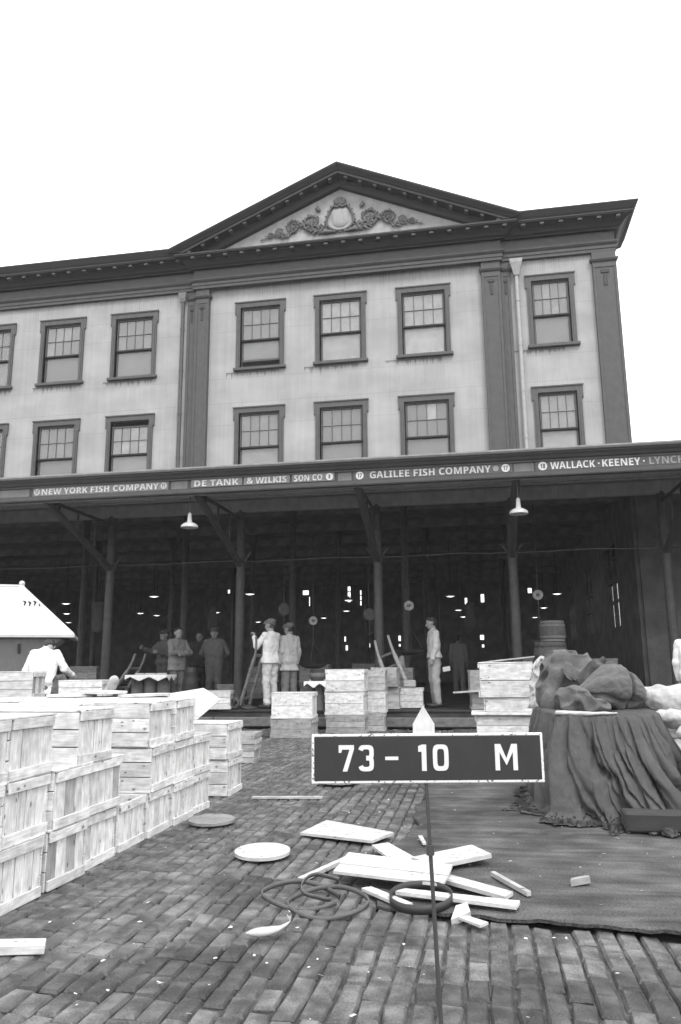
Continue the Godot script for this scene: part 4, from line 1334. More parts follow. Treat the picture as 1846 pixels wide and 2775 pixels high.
# ---------------------------------------------------------------- loading platform and the market hall behind it
func build_hall() -> void:
	var d := structure("loading_platform", box_mesh(Vector3(44, 0.3, 28.0), 0.01), M.dock, Vector3(-3, 0.15, -28.4))
	# heavy planks along its front edge and a fender timber below
	for i in 11:
		box("deck_plank", d, Vector3(-20.0 + i * 4.0, 0.164, 13.86), Vector3(3.985, 0.032, 0.34), M.dark_wood, 0.006)
		box("deck_plank", d, Vector3(-18.6 + i * 4.0, 0.162, 13.5), Vector3(3.985, 0.03, 0.34), M.dark_wood, 0.006)
		box("fender_timber", d, Vector3(-20.0 + i * 4.0, -0.03, 14.05), Vector3(3.98, 0.17, 0.1), M.mid_wood, 0.015)
	var c := structure("hall_ceiling", box_mesh(Vector3(44, 0.12, 22.3), 0.0), M.hall, Vector3(-3, 5.83, -31.15))
	for i in 8: box("ceiling_beam", c, Vector3(0, -0.2, 9.6 - i * 2.75), Vector3(44, 0.28, 0.18), M.hall, 0.01)
	# back wall with high lights and doors, right wall with tall windows
	var k := 42.0 / 27.0
	var holes: Array = []
	for r in [[-9.04, 3.8, 0.15, 0.17], [-6.23, 3.67, 0.33, 0.2], [-5.965, 3.25, 0.07, 0.4], [-4.56, 3.34, 0.16, 0.67], [-4.1, 3.21, 0.08, 0.65], [-4.69, 1.99, 0.1, 0.21], [-4.65, 1.68, 0.13, 0.21], [-3.82, 1.78, 0.085, 0.17], [-2.77, 1.98, 0.125, 0.22], [-2.76, 1.8, 0.1, 0.1], [-0.42, 3.2, 0.11, 0.27], [0.125, 3.25, 0.155, 0.34], [0.04, 1.98, 0.18, 0.2], [0.1, 1.73, 0.1, 0.12], [1.72, 3.54, 0.185, 0.21]]:
		holes.append(Rect2((r[0] + r[2] * 0.12) * k, 1.1 + (r[1] + r[3] * 0.08 - 1.1) * k, r[2] * 0.72 * k, r[3] * 0.84 * k))
	var dim: Array = []
	for r in [[-15.43, 3.22, 0.36, 0.34], [-14.95, 3.28, 0.3, 0.26], [-12.94, 3.3, 0.4, 0.34], [-11.2, 3.3, 0.3, 0.3], [-9.9, 3.3, 0.3, 0.28], [-7.9, 3.25, 0.16, 0.3], [-7.2, 3.25, 0.3, 0.3], [-5.5, 3.27, 0.22, 0.3], [-6.23, 3.25, 0.2, 0.34], [0.7, 3.1, 0.2, 0.45]]:
		for e in 3: dim.append(Rect2((r[0] + r[2] * (0.36 * e)) * k, 1.1 + (r[1] - 1.1 + 0.03 * (e % 2)) * k, r[2] * 0.17 * k, (r[3] - 0.03 * (e % 2)) * k))
	var st := start()
	add_holed_wall(st, Rect2(-25, 0.3, 29, 5.5), holes + dim, 0.2, Transform3D(Basis(), Vector3(0, 0, -42)))
	var bw := structure("hall_back_wall", done(st), M.hall_wall)
	for h in dim: box("pane", bw, Vector3(h.get_center().x, h.get_center().y, -42.1), Vector3(h.size.x, h.size.y, 0.01), M.glass_dirty, 0.0)
	for h in holes:
		if h.size.y > 0.6:
			for t in [0.33, 0.66]: box("glazing_bar", bw, Vector3(h.get_center().x, h.position.y + h.size.y * t, -42.08), Vector3(h.size.x, 0.05, 0.04), M.hall_wall, 0.0)
	var side: Array = []
	for z in [-23.95, -29.0, -34.1]:
		side.append(Rect2(z - 0.95, 2.2, 1.9, 1.3))
		side.append(Rect2(z - 0.95, 3.62, 1.9, 0.95))
	var sw := start()
	add_holed_wall(sw, Rect2(-42.2, 0.3, 21.9, 5.5), side, 0.16, Transform3D(Basis(Vector3(0, 0, 1), Vector3.UP, Vector3(-1, 0, 0)), Vector3(4.0, 0, 0)))
	var wr := structure("hall_side_wall", done(sw), M.hall_wall)
	for h in side:
		var cz: float = h.get_center().x
		var cy: float = h.get_center().y
		box("pane", wr, Vector3(4.1, cy, cz), Vector3(0.006, h.size.y, h.size.x), M.glass_dirty if cy > 3.6 else M.glass, 0.0)
		box("glazing_bar", wr, Vector3(4.08, cy, cz), Vector3(0.12, h.size.y, 0.07), M.hall_wall, 0.0)
		box("glazing_bar", wr, Vector3(4.08, cy + 0.1, cz), Vector3(0.09, 0.06, h.size.x), M.hall_wall, 0.0)
	structure("hall_left_wall", box_mesh(Vector3(0.2, 5.5, 21.9), 0.0), M.hall_wall, Vector3(-25, 3.05, -31.1))
	structure("neighbouring_shed_wall", box_mesh(Vector3(9.0, 5.4, 0.2), 0.0), M.hall_wall, Vector3(8.6, 3.0, -20.3))
	structure("far_shed_wall", box_mesh(Vector3(0.2, 5.4, 4.2), 0.0), M.hall_wall, Vector3(12.8, 3.0, -18.1))
	# iron posts inside
	var first: Node3D
	var n := 0
	for z in [-20.0, -26.0, -33.0]:
		for x in [-14.05, -11.1, -8.1, -5.05, -2.03, 0.76]:
			var at := Vector3(x + (0.35 if z < -25 else 0.2), 0.3, z)
			var label: String = "plain dark iron post in the market hall, %s inner row, %s from the left" % [["nearest", "middle", "farthest"][n / 6], ["first", "second", "third", "fourth", "fifth", "last"][n % 6]]
			if first == null:
				first = thing("iron_post", label, "post", at, 0, "posts inside the market hall")
				var ps := start()
				add_lathe(ps, [Vector2(0.16, 0), Vector2(0.14, 0.12), Vector2(0.1, 0.2), Vector2(0.09, 4.9), Vector2(0.16, 5.2), Vector2(0.16, 5.46)], 12)
				put("shaft", done(ps), M.iron, first)
			else:
				copy_of(first, "iron_post", label, at, 0, "posts inside the market hall")
			n += 1
	# lit lamps in rows, one height
	var nth := ["first", "second", "third", "fourth", "fifth", "sixth", "seventh", "eighth", "ninth", "tenth", "eleventh", "twelfth", "thirteenth", "fourteenth", "fifteenth", "sixteenth", "seventeenth", "eighteenth"]
	var lamps := [[-14.96, -26.2], [-17.58, -30.9], [-20.74, -36.7], [-10.7, -24.35], [-14.49, -31.6], [-14.38, -33.1], [-11.19, -32.1], [-7.36, -24.4], [-11.42, -39.4], [-7.45, -37.25], [-5.58, -32.9], [-4.6, -27.6], [-0.9, -27.0], [-0.81, -33.8], [-0.69, -38.5], [2.71, -27.05], [2.78, -33.5], [2.85, -40.0]]
	lamps.sort_custom(func(a, b): return a[0] / -a[1] < b[0] / -b[1])
	var count := 0
	var proto: Node3D
	for q in lamps:
		var at := Vector3(q[0], 3.5, q[1])
		var label: String = "small lit pendant lamp glowing in the dark hall, %s from the left of the photo" % nth[count]
		count += 1
		if proto == null:
			proto = thing("hall_lamp", label, "lamp", at, 0, "lit lamps inside the market hall")
			var s := start()
			add_lathe(s, [Vector2(0.02, 0.13), Vector2(0.05, 0.1), Vector2(0.14, 0.05), Vector2(0.17, 0.012), Vector2(0.155, 0.012), Vector2(0.04, 0.07)], 18)
			put("shade", done(s), M.iron, proto)
			var b := start()
			add_lathe(b, [Vector2(0, -0.012), Vector2(0.1, -0.008), Vector2(0.152, 0.004), Vector2(0.152, 0.012), Vector2(0, 0.02)], 16)
			put("bulb", done(b), M.bulb, proto)
			var cd := start()
			add_tube(cd, [Vector3(0, 0.12, 0), Vector3(0, 2.1, 0)], [0.008], 5)
			put("cord", done(cd), M.iron_black, proto)
			var l := OmniLight3D.new()
			l.name = "light"
			l.light_energy = 0.05
			l.light_size = 0.12
			l.omni_range = 30.0
			l.omni_attenuation = 2.0
			l.shadow_enabled = true
			l.position = Vector3(0, -0.06, 0)
			proto.add_child(l, true)
		else:
			copy_of(proto, "hall_lamp", label, at, 0, "lit lamps inside the market hall")
	# hanging scales
	weigh_scale("round-faced hanging scale with pan chains behind the standing man", Vector3(-1.48, 2.43, -17), 0.11, true, 0.0)
	weigh_scale("round-faced hanging scale near the barrels at the right", Vector3(1.3, 2.6, -17), 0.11, true, 0.05)
	weigh_scale("faint hanging scale turned edge-on above the white-jacketed men", Vector3(-4.35, 2.42, -17.1), 0.14, false, 0.9)
	weigh_scale("faint hanging scale left of the third column", Vector3(-2.4, 2.27, -17.2), 0.14, false, 0.75)
	weigh_scale("small dim dial scale right of the capped man's head", Vector3(-3.71, 2.16, -17.3), 0.1, true, 0.3)
	# dim goods inside
	var dark := {"wood": "old", "lid": false}
	for q in [["dim grey crate deep in the hall, lower of two behind the capped man", -4.0, 0.3, -19.0], ["dim grey crate deep in the hall, upper of two behind the capped man", -4.02, 0.75, -19.0]]:
		make_crate(q[0], "dim crates inside the hall", Vector3(q[1], q[2], q[3]), 0.05, Vector3(0.75, 0.44, 0.5), dark)
	for q in [["dim crate in the hall left of the first column, lower of two", -9.2, 0.3, -17.4], ["dim crate in the hall left of the first column, upper of two", -9.22, 0.75, -17.4]]:
		make_crate(q[0], "dim crates inside the hall", Vector3(q[1], q[2], q[3]), -0.1, Vector3(0.75, 0.44, 0.5), dark)
	for q in [["stack by the second inner post, lower", -5.9, 0.0, -21.0, 0.42], ["stack by the second inner post, upper", -5.86, 0.43, -21.0, 0.4], ["low stack far behind the folded-arms man", -9.3, 0.0, -22.5, 0.5], ["low stack between the white-jacketed men and the poles, lower", -3.1, 0.0, -22.0, 0.45], ["low stack between the white-jacketed men and the poles, upper", -3.14, 0.46, -22.0, 0.45], ["long stack right of the dim man, lower", 1.4, 0.0, -21.5, 0.5], ["long stack right of the dim man, upper", 1.45, 0.51, -21.4, 0.5], ["heap before the side windows, lower", 2.8, 0.0, -19.0, 0.5], ["heap before the side windows, upper", 2.7, 0.51, -19.0, 0.45], ["heap behind the canvas, near the shed wall", 4.6, 0.0, -17.5, 0.6], ["heap at far left behind the booth", -12.6, 0.0, -18.0, 0.6]]:
		make_crate("dim crate in the hall, " + q[0], "dim crates inside the hall", Vector3(q[1], 0.3 + q[2], q[3]), 0.07, Vector3(0.85, q[4], 0.55), dark)
	for q in [[-9.9, -19.0, 0.9], [-7.6, -21.5, 0.7], [-3.2, -24.0, 0.8], [-0.2, -22.0, 0.7], [-12.4, -21.0, 1.0]]:
		var ap := thing("hanging_apron", "dim oilcloth hung from a hook in the hall, %s" % ["left of the first column", "above the folded-arms man", "behind the capped pair", "near the round-faced scale", "at the far left"][[-9.9, -7.6, -3.2, -0.2, -12.4].find(q[0])], "apron", Vector3(q[0], 2.5, q[1]), 0.4, "oilcloths hung in the hall")
		put("cloth", net_mesh([nets([[Vector3(-0.06, 0.3, 0), Vector3(0.06, 0.3, 0), 0.05, 0.05], [Vector3(0, 0.3, 0), Vector3(0, -0.3 * q[2], 0), 0.1, 0.17, Vector3(1, 1, 0.35)]], 0.025, 0.06, 0.0)]), M.cloth_mid, ap)
		var hk := start()
		add_tube(hk, [Vector3(0, 0.3, 0), Vector3(0, 3.1, 0)], [0.008], 5)
		put("cord", done(hk), M.iron, ap)
	make_barrel("dim barrel in the hall behind the two pole handles", "", Vector3(-2.6, 0.3, -19.5), 0.3, 0.8, M.mid_wood, M.hoop_iron)
	make_barrel("dim barrel in the hall behind the standing man in pale shirt", "", Vector3(0.2, 0.3, -19.4), 0.32, 0.82, M.mid_wood, M.hoop_iron)
	var sk := thing("fish_sack", "small pale sack on the crates right of the pole handles", "sack", Vector3(-1.58, 1.12, -16.0))
	box("prop_crate", sk, Vector3(0, -0.42, 0), Vector3(0.5, 0.78, 0.4), M.old_h1, 0.01)
	put("bag", net_mesh([nets([[Vector3(0, 0.02, 0), Vector3(0.01, 0.16, 0), 0.09, 0.05]], 0.015, 0.03, 0.03, 9.0)]), M.sackcloth, sk)


func weigh_scale(label: String, at: Vector3, r: float, chains: bool, turn: float) -> void:
	var o := thing("hanging_scale", label, "scale", at, turn, "scales hung in the market hall")
	var st := start()
	add_lathe(st, [Vector2(0, 0.03), Vector2(r * 0.93, 0.03), Vector2(r, 0.02), Vector2(r, -0.03), Vector2(0, -0.03)], 26)
	var c := put("dial", done(st), M.dial if chains else M.pan, o)
	c.rotation.x = PI / 2.0
	if chains:
		var rg := start()
		add_lathe(rg, [Vector2(0, 0.036), Vector2(r * 0.33, 0.036), Vector2(r * 0.33, 0.03), Vector2(0, 0.03)], 18)
		var h := put("dial_centre", done(rg), M.iron_black, o)
		h.rotation.x = PI / 2.0
		box("pointer", o, Vector3(0, r * 0.02, 0.04), Vector3(0.012, r * 0.55, 0.006), M.dial, 0.0)
	var hk := start()
	add_tube(hk, [Vector3(0, r, 0), Vector3(0, r + 1.9, 0)], [0.009], 6)
	put("hanger", done(hk), M.iron, o)
	var ch := start()
	add_tube(ch, [Vector3(0, -r, 0), Vector3(0, -r - 0.34, 0)], [0.01], 6)
	if chains:
		for q in [[-0.08, 0.12], [0.32, -0.06], [0.05, -0.2]]:
			add_tube(ch, [Vector3(0, -r - 0.34, 0), Vector3(q[0], -1.0, q[1])], [0.006], 5)
	put("chains", done(ch), M.iron, o)
	if chains:
		var pn := start()
		add_lathe(pn, [Vector2(0, -1.08), Vector2(0.16, -1.07), Vector2(0.28, -1.02), Vector2(0.33, -0.97), Vector2(0.325, -0.97), Vector2(0.27, -1.01), Vector2(0, -1.06)], 22)
		put("pan", done(pn), M.pan, o)


# ---------------------------------------------------------------- paving
# how far a spot of the street is soaked and dirty: patches of its own shape, 0 to 1
var dirt_noise: FastNoiseLite


func soaked(x: float, z: float) -> float:
	if dirt_noise == null:
		dirt_noise = FastNoiseLite.new()
		dirt_noise.seed = 303
		dirt_noise.frequency = 1.1
		dirt_noise.fractal_octaves = 4
	var w := 1.1 * dirt_noise.get_noise_2d(x * 1.4, z) - 0.12
	for q in [[0.25, -2.95, 0.5, 0.16], [0.62, -3.1, 0.4, 0.18], [-0.1, -2.85, 0.3, 0.1], [0.9, -2.95, 0.4, 0.25], [-0.95, -3.05, 0.28, 0.14], [-1.3, -2.8, 0.4, 0.15], [-1.22, -4.0, 0.16, 0.4], [-0.72, -3.45, 0.14, 0.35], [-0.75, -7.6, 0.3, 0.6], [0.0, -6.75, 0.36, 0.16], [0.1, -6.2, 0.35, 0.09], [0.3, -5.5, 0.5, 0.08], [-0.42, -5.9, 0.14, 0.8], [0.5, -7.4, 0.4, 0.12]]:
		w += 1.4 * exp(-(pow((x - q[0]) / q[2], 2.0) + pow((z - q[1]) / q[3], 2.0))) * (0.75 + 1.2 * dirt_noise.get_noise_2d(x * 5.0, z * 5.0))
	return clampf(w, 0.0, 1.0)


func build_ground() -> void:
	var g := start()
	quad(g, Vector3(-400, -0.017, 400), Vector3(400, -0.017, 400), Vector3(400, -0.017, -400), Vector3(-400, -0.017, -400), Vector3.UP)
	var road := structure("road", done(g), M.joint)
	# setts: long side towards the platform, rows shifted against each other
	var kinds: Array = []
	for k in 8:
		var st := start()
		var w := 0.081 - 0.003 * (k % 3)
		var l := 0.165 - 0.008 * (k % 4)
		var top := 0.0
		var b := 0.006 + 0.002 * (k % 3)
		var c: Array = []
		for e in [[-1, -1], [1, -1], [1, 1], [-1, 1]]:
			var j := Vector3(rng.randf_range(-0.005, 0.005), 0, rng.randf_range(-0.006, 0.006))
			c.append(Vector3(e[0] * w / 2.0, 0, e[1] * l / 2.0) + j)
		var up := Vector3(0, 1, 0)
		var t: Array = []
		for i in 4: t.append(c[i] * (1.0 - 2.0 * b / w) * Vector3(1, 0, 0) + c[i] * (1.0 - 2.0 * b / l) * Vector3(0, 0, 1) + up * rng.randf_range(-0.003, 0.003))
		var mid := up * 0.003
		for i in 4:
			var i2 := (i + 1) % 4
			tri(st, t[i], t[i2], mid, up)
			quad(st, t[i], t[i2], c[i2] - up * 0.012, c[i] - up * 0.012, c[i] + c[i2] + up * 0.05)
			quad(st, c[i] - up * 0.012, c[i2] - up * 0.012, c[i2] - up * 0.05, c[i] - up * 0.05, c[i] + c[i2])
		kinds.append(done(st))
	var near := 0
	var far: Array = []
	for k in 8: far.append([])
	var lane := 0
	var x := -6.4
	while x < 3.6:
		var z := 0.8 - rng.randf() * 0.17
		var drift := rng.randf() * 7.0
		while z > -14.22:
			var step := 0.17 + rng.randf_range(-0.008, 0.008)
			var at := Vector3(x + 0.012 * sin(z * 0.9 + drift * 0.1), 0.004 * sin(x * 2.1 + z * 1.3) * sin(z * 0.7) + rng.randf_range(-0.003, 0.003), z)
			var slab := x > -0.53 and z < -3.75 + 0.2 * x
			if not slab and not (x < -3.4 and z < -6.5 and z > -13.0):
				var tf := Transform3D(Basis.from_euler(Vector3(rng.randf_range(-0.018, 0.018), rng.randf_range(-0.05, 0.05), rng.randf_range(-0.014, 0.014))), at)
				var k := rng.randi() % 8
				if near < 300 and z < -2.5 and z > -4.35 and x > -2.2 and x < 1.0 and absf(x + 0.6) < 0.35 + absf(z) * 0.28:
					near += 1
					var o := put("paving_block", kinds[k], M["stone%d" % ((rng.randi() % 6) if soaked(at.x, at.z) < 0.25 else (6 if soaked(at.x, at.z) < 0.6 else 7))], road)
					o.transform = tf
				else:
					far[k].append([tf, rng.randf_range(0.92, 1.08) * lerpf(1.0, 0.42, soaked(at.x, at.z))])
			z -= step
		x += 0.087
		lane += 1
	for k in 8:
		var mm := MultiMesh.new()
		mm.transform_format = MultiMesh.TRANSFORM_3D
		mm.use_colors = true
		mm.mesh = kinds[k]
		mm.instance_count = far[k].size()
		for i in far[k].size():
			mm.set_instance_transform(i, far[k][i][0])
			var tone: float = far[k][i][1] * 0.8
			mm.set_instance_color(i, Color(tone, tone, tone))
		var o := MultiMeshInstance3D.new()
		o.name = numbered(road, "paving_blocks")
		o.multimesh = mm
		o.material_override = M.stone_far
		o.set_meta("kind", "stuff")
		road.add_child(o, true)
	# the worn apron on the right, a slab proud of the setts with a broken front edge
	var st := start()
	var nx := 130
	var nz := 170
	var edge := func(xx: float) -> float: return -3.72 + 0.2 * minf(xx, 2.0) + 0.012 * sin(xx * 23.0) + 0.008 * sin(xx * 51.0)
	var left := func(zz: float) -> float: return -0.52 + 0.03 * sin(zz * 5.3) + 0.02 * sin(zz * 13.0)
	var n := FastNoiseLite.new()
	n.seed = 77
	n.frequency = 0.8
	n.fractal_octaves = 4
	st.set_smooth_group(1)
	var pt := func(i: int, j: int) -> Vector3:
		var u := float(i) / nx
		var v := pow(float(j) / nz, 1.6)
		var zz := lerpf(-3.7, -14.25, v)
		var xx: float = lerpf(left.call(zz), 9.0, pow(u, 1.6))
		zz = lerpf(edge.call(xx), -14.25, v)
		return Vector3(xx, 0.016 + 0.02 * smoothstep(-0.3, 0.9, xx) * smoothstep(-5.2, -3.6, zz) + 0.014 * n.get_noise_2d(xx, zz * 2.5) - (0.012 if i == 0 else 0.0), zz)
	for i in nx:
		for j in nz:
			for e in [[0, 0], [1, 1], [1, 0], [0, 0], [0, 1], [1, 1]]:
				var p: Vector3 = pt.call(i + e[0], j + e[1])
				var tone := lerpf(1.0, 0.36, soaked(p.x, p.z)) * (1.0 + 0.16 * n.get_noise_2d(p.x * 3.0, p.z * 11.0)) * 0.8
				st.set_color(Color(tone, tone, tone))
				st.add_vertex(p)
	st.set_color(Color(0.5, 0.5, 0.5))
	st.set_smooth_group(-1)
	for i in nx: quad(st, pt.call(i, 0), pt.call(i + 1, 0), pt.call(i + 1, 0) - Vector3(0, 0.014, 0), pt.call(i, 0) - Vector3(0, 0.014, 0), Vector3.BACK)
	for i in nx:                                                   # the edge overhangs a dark gap
		var dn := Vector3(0, 0.014, 0)
		var inn := Vector3(0, 0.014, 0.16)
		quad(st, pt.call(i, 0) - dn, pt.call(i + 1, 0) - dn, pt.call(i + 1, 0) - inn, pt.call(i, 0) - inn, Vector3.DOWN)
		quad(st, pt.call(i, 0) - inn, pt.call(i + 1, 0) - inn, pt.call(i + 1, 0) - inn - Vector3(0, 0.06, 0), pt.call(i, 0) - inn - Vector3(0, 0.06, 0), Vector3.BACK)
	for j in nz: quad(st, pt.call(0, j), pt.call(0, j + 1), pt.call(0, j + 1) - Vector3(0, 0.06, 0), pt.call(0, j) - Vector3(0, 0.06, 0), Vector3.LEFT)
	structure("worn_apron", done(st), M.apron)
	# small pale scraps and splinters
	var mm := MultiMesh.new()
	mm.transform_format = MultiMesh.TRANSFORM_3D
	var bit := start()
	add_plate(bit, [Vector2(-0.02, -0.006), Vector2(0.012, -0.009), Vector2(0.022, 0.004), Vector2(-0.004, 0.011)], 0.002, Transform3D(Basis(Vector3(1, 0, 0), Vector3(0, 0, 1), Vector3(0, -1, 0)), Vector3.ZERO))
	mm.mesh = done(bit)
	mm.instance_count = 330
	for i in 330:
		var zz := -2.6 - 11.4 * rng.randf() * rng.randf()
		if i < 90: zz = -12.0 - rng.randf() * 2.2
		var xx := rng.randf_range(-2.1, 2.2) if i >= 90 else rng.randf_range(-5.5, 0.6)
		var s := rng.randf_range(0.15, 0.6) if i >= 90 else rng.randf_range(0.7, 2.0)
		mm.set_instance_transform(i, Transform3D(Basis.from_euler(Vector3(rng.randf_range(-0.3, 0.3), rng.randf() * TAU, rng.randf_range(-0.3, 0.3))).scaled(Vector3(s, s, s * rng.randf_range(0.4, 1.3))), Vector3(xx, 0.012 if xx < -0.52 or zz > -3.8 else 0.032, zz)))
	var lit := MultiMeshInstance3D.new()
	lit.name = "litter"
	lit.multimesh = mm
	lit.material_override = M.litter
	add_child(lit, true)
	tag(lit, "pale splinters and scraps of paper strewn over the street", "litter", "", "stuff")


func flat_board(label: String, corners: Array, thick: float, m: String, turn := Vector3.ZERO, lift := 0.03, category := "board", called := "loose_board") -> Node3D:
	var mid := Vector2.ZERO
	for c in corners: mid += c / corners.size()
	var out: Array = []
	for c in corners: out.append(c - mid)
	var st := start()
	add_plate(st, out, thick, Transform3D(Basis(Vector3(1, 0, 0), Vector3(0, 0, 1), Vector3(0, -1, 0)), Vector3.ZERO))
	var o := put(called, done(st), M[m], self, Vector3(mid.x, lift + thick / 2.0, mid.y), turn)
	tag(o, label, category)
	return o


func ring(label: String, at: Vector3, rx: float, band: float, m: String, turn: Vector3, oval := 1.0, wobble := 0.0, gap := 0.0) -> void:
	var st := start()
	st.set_smooth_group(1)
	var n := 48
	var p := func(i: int, r: float, y: float) -> Vector3:
		var a := gap + (TAU - gap) * i / n
		var q := rx + r + wobble * sin(a * 2.0 + 0.6)
		return Vector3(cos(a) * q, y + wobble * 0.6 * sin(a * 3.0), sin(a) * q * oval)
	for i in n:
		var mid: Vector3 = p.call(i, 0, 0)
		quad(st, p.call(i, 0, 0), p.call(i + 1, 0, 0), p.call(i + 1, 0, band), p.call(i, 0, band), mid)
		quad(st, p.call(i, -0.005, 0), p.call(i + 1, -0.005, 0), p.call(i + 1, -0.005, band), p.call(i, -0.005, band), -mid)
		quad(st, p.call(i, -0.005, band), p.call(i + 1, -0.005, band), p.call(i + 1, 0, band), p.call(i, 0, band), Vector3.UP)
		quad(st, p.call(i, -0.005, 0), p.call(i + 1, -0.005, 0), p.call(i + 1, 0, 0), p.call(i, 0, 0), Vector3.DOWN)
	var o := put("barrel_hoop", done(st), M[m], self, at, turn)
	tag(o, label, "barrel hoop")


func build_debris() -> void:
	var P := func(x: float, z: float) -> Vector2: return Vector2(x, z)
	make_lid("pale round barrel lid lying nearest on the paving blocks", "", Vector3(-1.32, 0.022, -4.71), 0.165, Vector3(0.05, 0.1, 0.0), "street_board")
	make_lid("grey round barrel lid lying farther off beside the crate wall", "", Vector3(-1.95, 0.022, -5.6), 0.165, Vector3(0.035, 0.0, 0.0), "street_grey")
	make_lid("grey round lid lying under the lower edge of the number board", "", Vector3(-1.38, 0.03, -7.6), 0.2, Vector3(0.03, 0.4, 0.0), "street_grey")
	flat_board("broad white board lying alone on the paving, behind the others", [P.call(-1.22, -5.27), P.call(-1.12, -5.67), P.call(-0.6, -5.3), P.call(-0.71, -5.06)], 0.016, "street_board1", Vector3(0.015, 0, 0.02), 0.022)
	flat_board("long thin pale stick lying crosswise on the paving below the crates", [P.call(-1.97, -6.66), P.call(-1.97, -6.72), P.call(-1.37, -6.79), P.call(-1.37, -6.73)], 0.015, "old_h2", Vector3.ZERO, 0.008, "stick", "stick")
	flat_board("slim pale stick lying slanted left of the board heap", [P.call(-0.985, -4.2), P.call(-0.955, -4.18), P.call(-0.785, -4.64), P.call(-0.815, -4.66)], 0.02, "street_board2", Vector3(0, 0, 0.03), 0.01, "stick", "stick")
	flat_board("white board at the back of the heap running down to the right", [P.call(-0.69, -4.9), P.call(-0.6, -4.99), P.call(-0.36, -4.57), P.call(-0.48, -4.46)], 0.014, "street_board0", Vector3(0, 0, -0.02), 0.03)
	flat_board("white board of the heap pointing to the right over the apron", [P.call(-0.28, -4.37), P.call(-0.42, -4.55), P.call(-0.09, -4.86), P.call(0.02, -4.63)], 0.022, "street_board1", Vector3(0, 0, 0.03), 0.05)
	flat_board("widest white board in the middle of the heap", [P.call(-0.775, -4.28), P.call(-0.765, -4.5), P.call(-0.185, -4.32), P.call(-0.2, -4.13)], 0.016, "street_board0", Vector3(0.02, 0, 0), 0.072)
	flat_board("narrow white board in front of and beside the widest one", [P.call(-0.785, -4.14), P.call(-0.775, -4.272), P.call(-0.2, -4.122), P.call(-0.22, -3.99)], 0.014, "street_board2", Vector3(0.02, 0, 0), 0.066)
	flat_board("white slat sticking out to the right beneath the widest board", [P.call(-0.22, -4.16), P.call(-0.2, -4.27), P.call(0.11, -4.0), P.call(0.07, -3.91)], 0.018, "street_board1", Vector3.ZERO, 0.035)
	flat_board("short pale slat under the heap leading to the iron hoop", [P.call(-0.62, -4.02), P.call(-0.58, -4.06), P.call(-0.35, -3.81), P.call(-0.4, -3.77)], 0.014, "street_board2", Vector3.ZERO, 0.022)
	flat_board("longest white slat, its near end passing through the iron hoop", [P.call(-0.45, -3.93), P.call(-0.42, -3.99), P.call(0.135, -3.86), P.call(0.115, -3.775)], 0.016, "street_board0", Vector3.ZERO, 0.036)
	flat_board("dark-edged thin stick lying on the apron right of the heap", [P.call(0.01, -4.36), P.call(0.03, -4.38), P.call(0.195, -4.03), P.call(0.175, -4.01)], 0.02, "old_h0", Vector3.ZERO, 0.03, "stick", "stick")
	flat_board("split pale chip at the foot of the apron edge", [P.call(-0.15, -3.69), P.call(-0.12, -3.72), P.call(-0.01, -3.6), P.call(-0.045, -3.56)], 0.01, "street_board1", Vector3(0, 0, 0.06), 0.018, "wood chip", "wood_chip")
	flat_board("crumpled pale stub of wood beside the iron hoop", [P.call(-0.17, -3.66), P.call(-0.15, -3.76), P.call(-0.1, -3.78), P.call(-0.085, -3.71), P.call(-0.13, -3.68)], 0.03, "street_board2", Vector3(0.3, 0, 0.1), 0.01, "wood chip", "wood_chip")
	flat_board("tiny pale splinter standing off behind the pole of the number board", [P.call(-0.435, -5.23), P.call(-0.41, -5.24), P.call(-0.37, -5.03), P.call(-0.39, -5.02)], 0.012, "street_board1", Vector3.ZERO, 0.03, "wood chip", "wood_chip")
	flat_board("white board end reaching in at the lower left of the photo", [P.call(-2.2, -2.92), P.call(-2.18, -3.03), P.call(-1.77, -3.11), P.call(-1.73, -3.03)], 0.03, "street_board0", Vector3.ZERO, 0.01)
	flat_board("small grey block of wood lying out on the worn apron", [P.call(0.4, -4.24), P.call(0.41, -4.28), P.call(0.5, -4.32), P.call(0.5, -4.28)], 0.03, "old_h1", Vector3(0, 0, 0.1), 0.028, "wood chip", "wood_chip")
	ring("black iron hoop lying over the slats in front of the pole", Vector3(-0.315, 0.03, -3.86), 0.147, 0.04, "hoop_iron", Vector3(0.07, 0, 0.02), 1.12)
	ring("large bent wooden hoop, leftmost of the tangled hoops", Vector3(-0.9, 0.012, -3.9), 0.185, 0.024, "hoop_wood", Vector3(0.1, 0.2, -0.05), 0.9, 0.012, 0.5)
	ring("flat wooden hoop in front, rightmost of the tangled hoops", Vector3(-0.75, 0.008, -3.83), 0.19, 0.022, "hoop_wood", Vector3(0.06, 0.0, 0.03), 1.08, 0.008)
	ring("small twisted wooden hoop inside the tangled hoops", Vector3(-0.8, 0.05, -3.93), 0.1, 0.022, "hoop_wood", Vector3(0.5, 0.9, 0.15), 0.85, 0.012, 1.6)
	# the pale curved fish
	var f := thing("fish", "curved pale fish lying on the paving blocks at lower left of the hoops", "fish", Vector3(-0.92, 0.02, -3.36), 0.0)
	var pts: Array = []
	var rs: Array = []
	for i in 11:
		var t := i / 10.0
		pts.append(Vector3(-0.075 + 0.16 * t, 0.012 + 0.02 * pow(t, 6.0), 0.05 - 0.06 * t - 0.05 * pow(t, 3.0)))
		rs.append(0.004 + 0.022 * sin(PI * pow(t, 0.75)) * (1.0 if t < 0.8 else 0.8))
	var st := start()
	add_tube(st, pts, rs, 10, 0.7)
	put("body", done(st), M.fish, f)
	var tail := start()
	add_plate(tail, [Vector2(0, 0), Vector2(0.006, 0.03), Vector2(-0.004, 0.02), Vector2(-0.016, 0.028)], 0.004, Transform3D(Basis(), Vector3(0.086, 0.03, -0.062)))
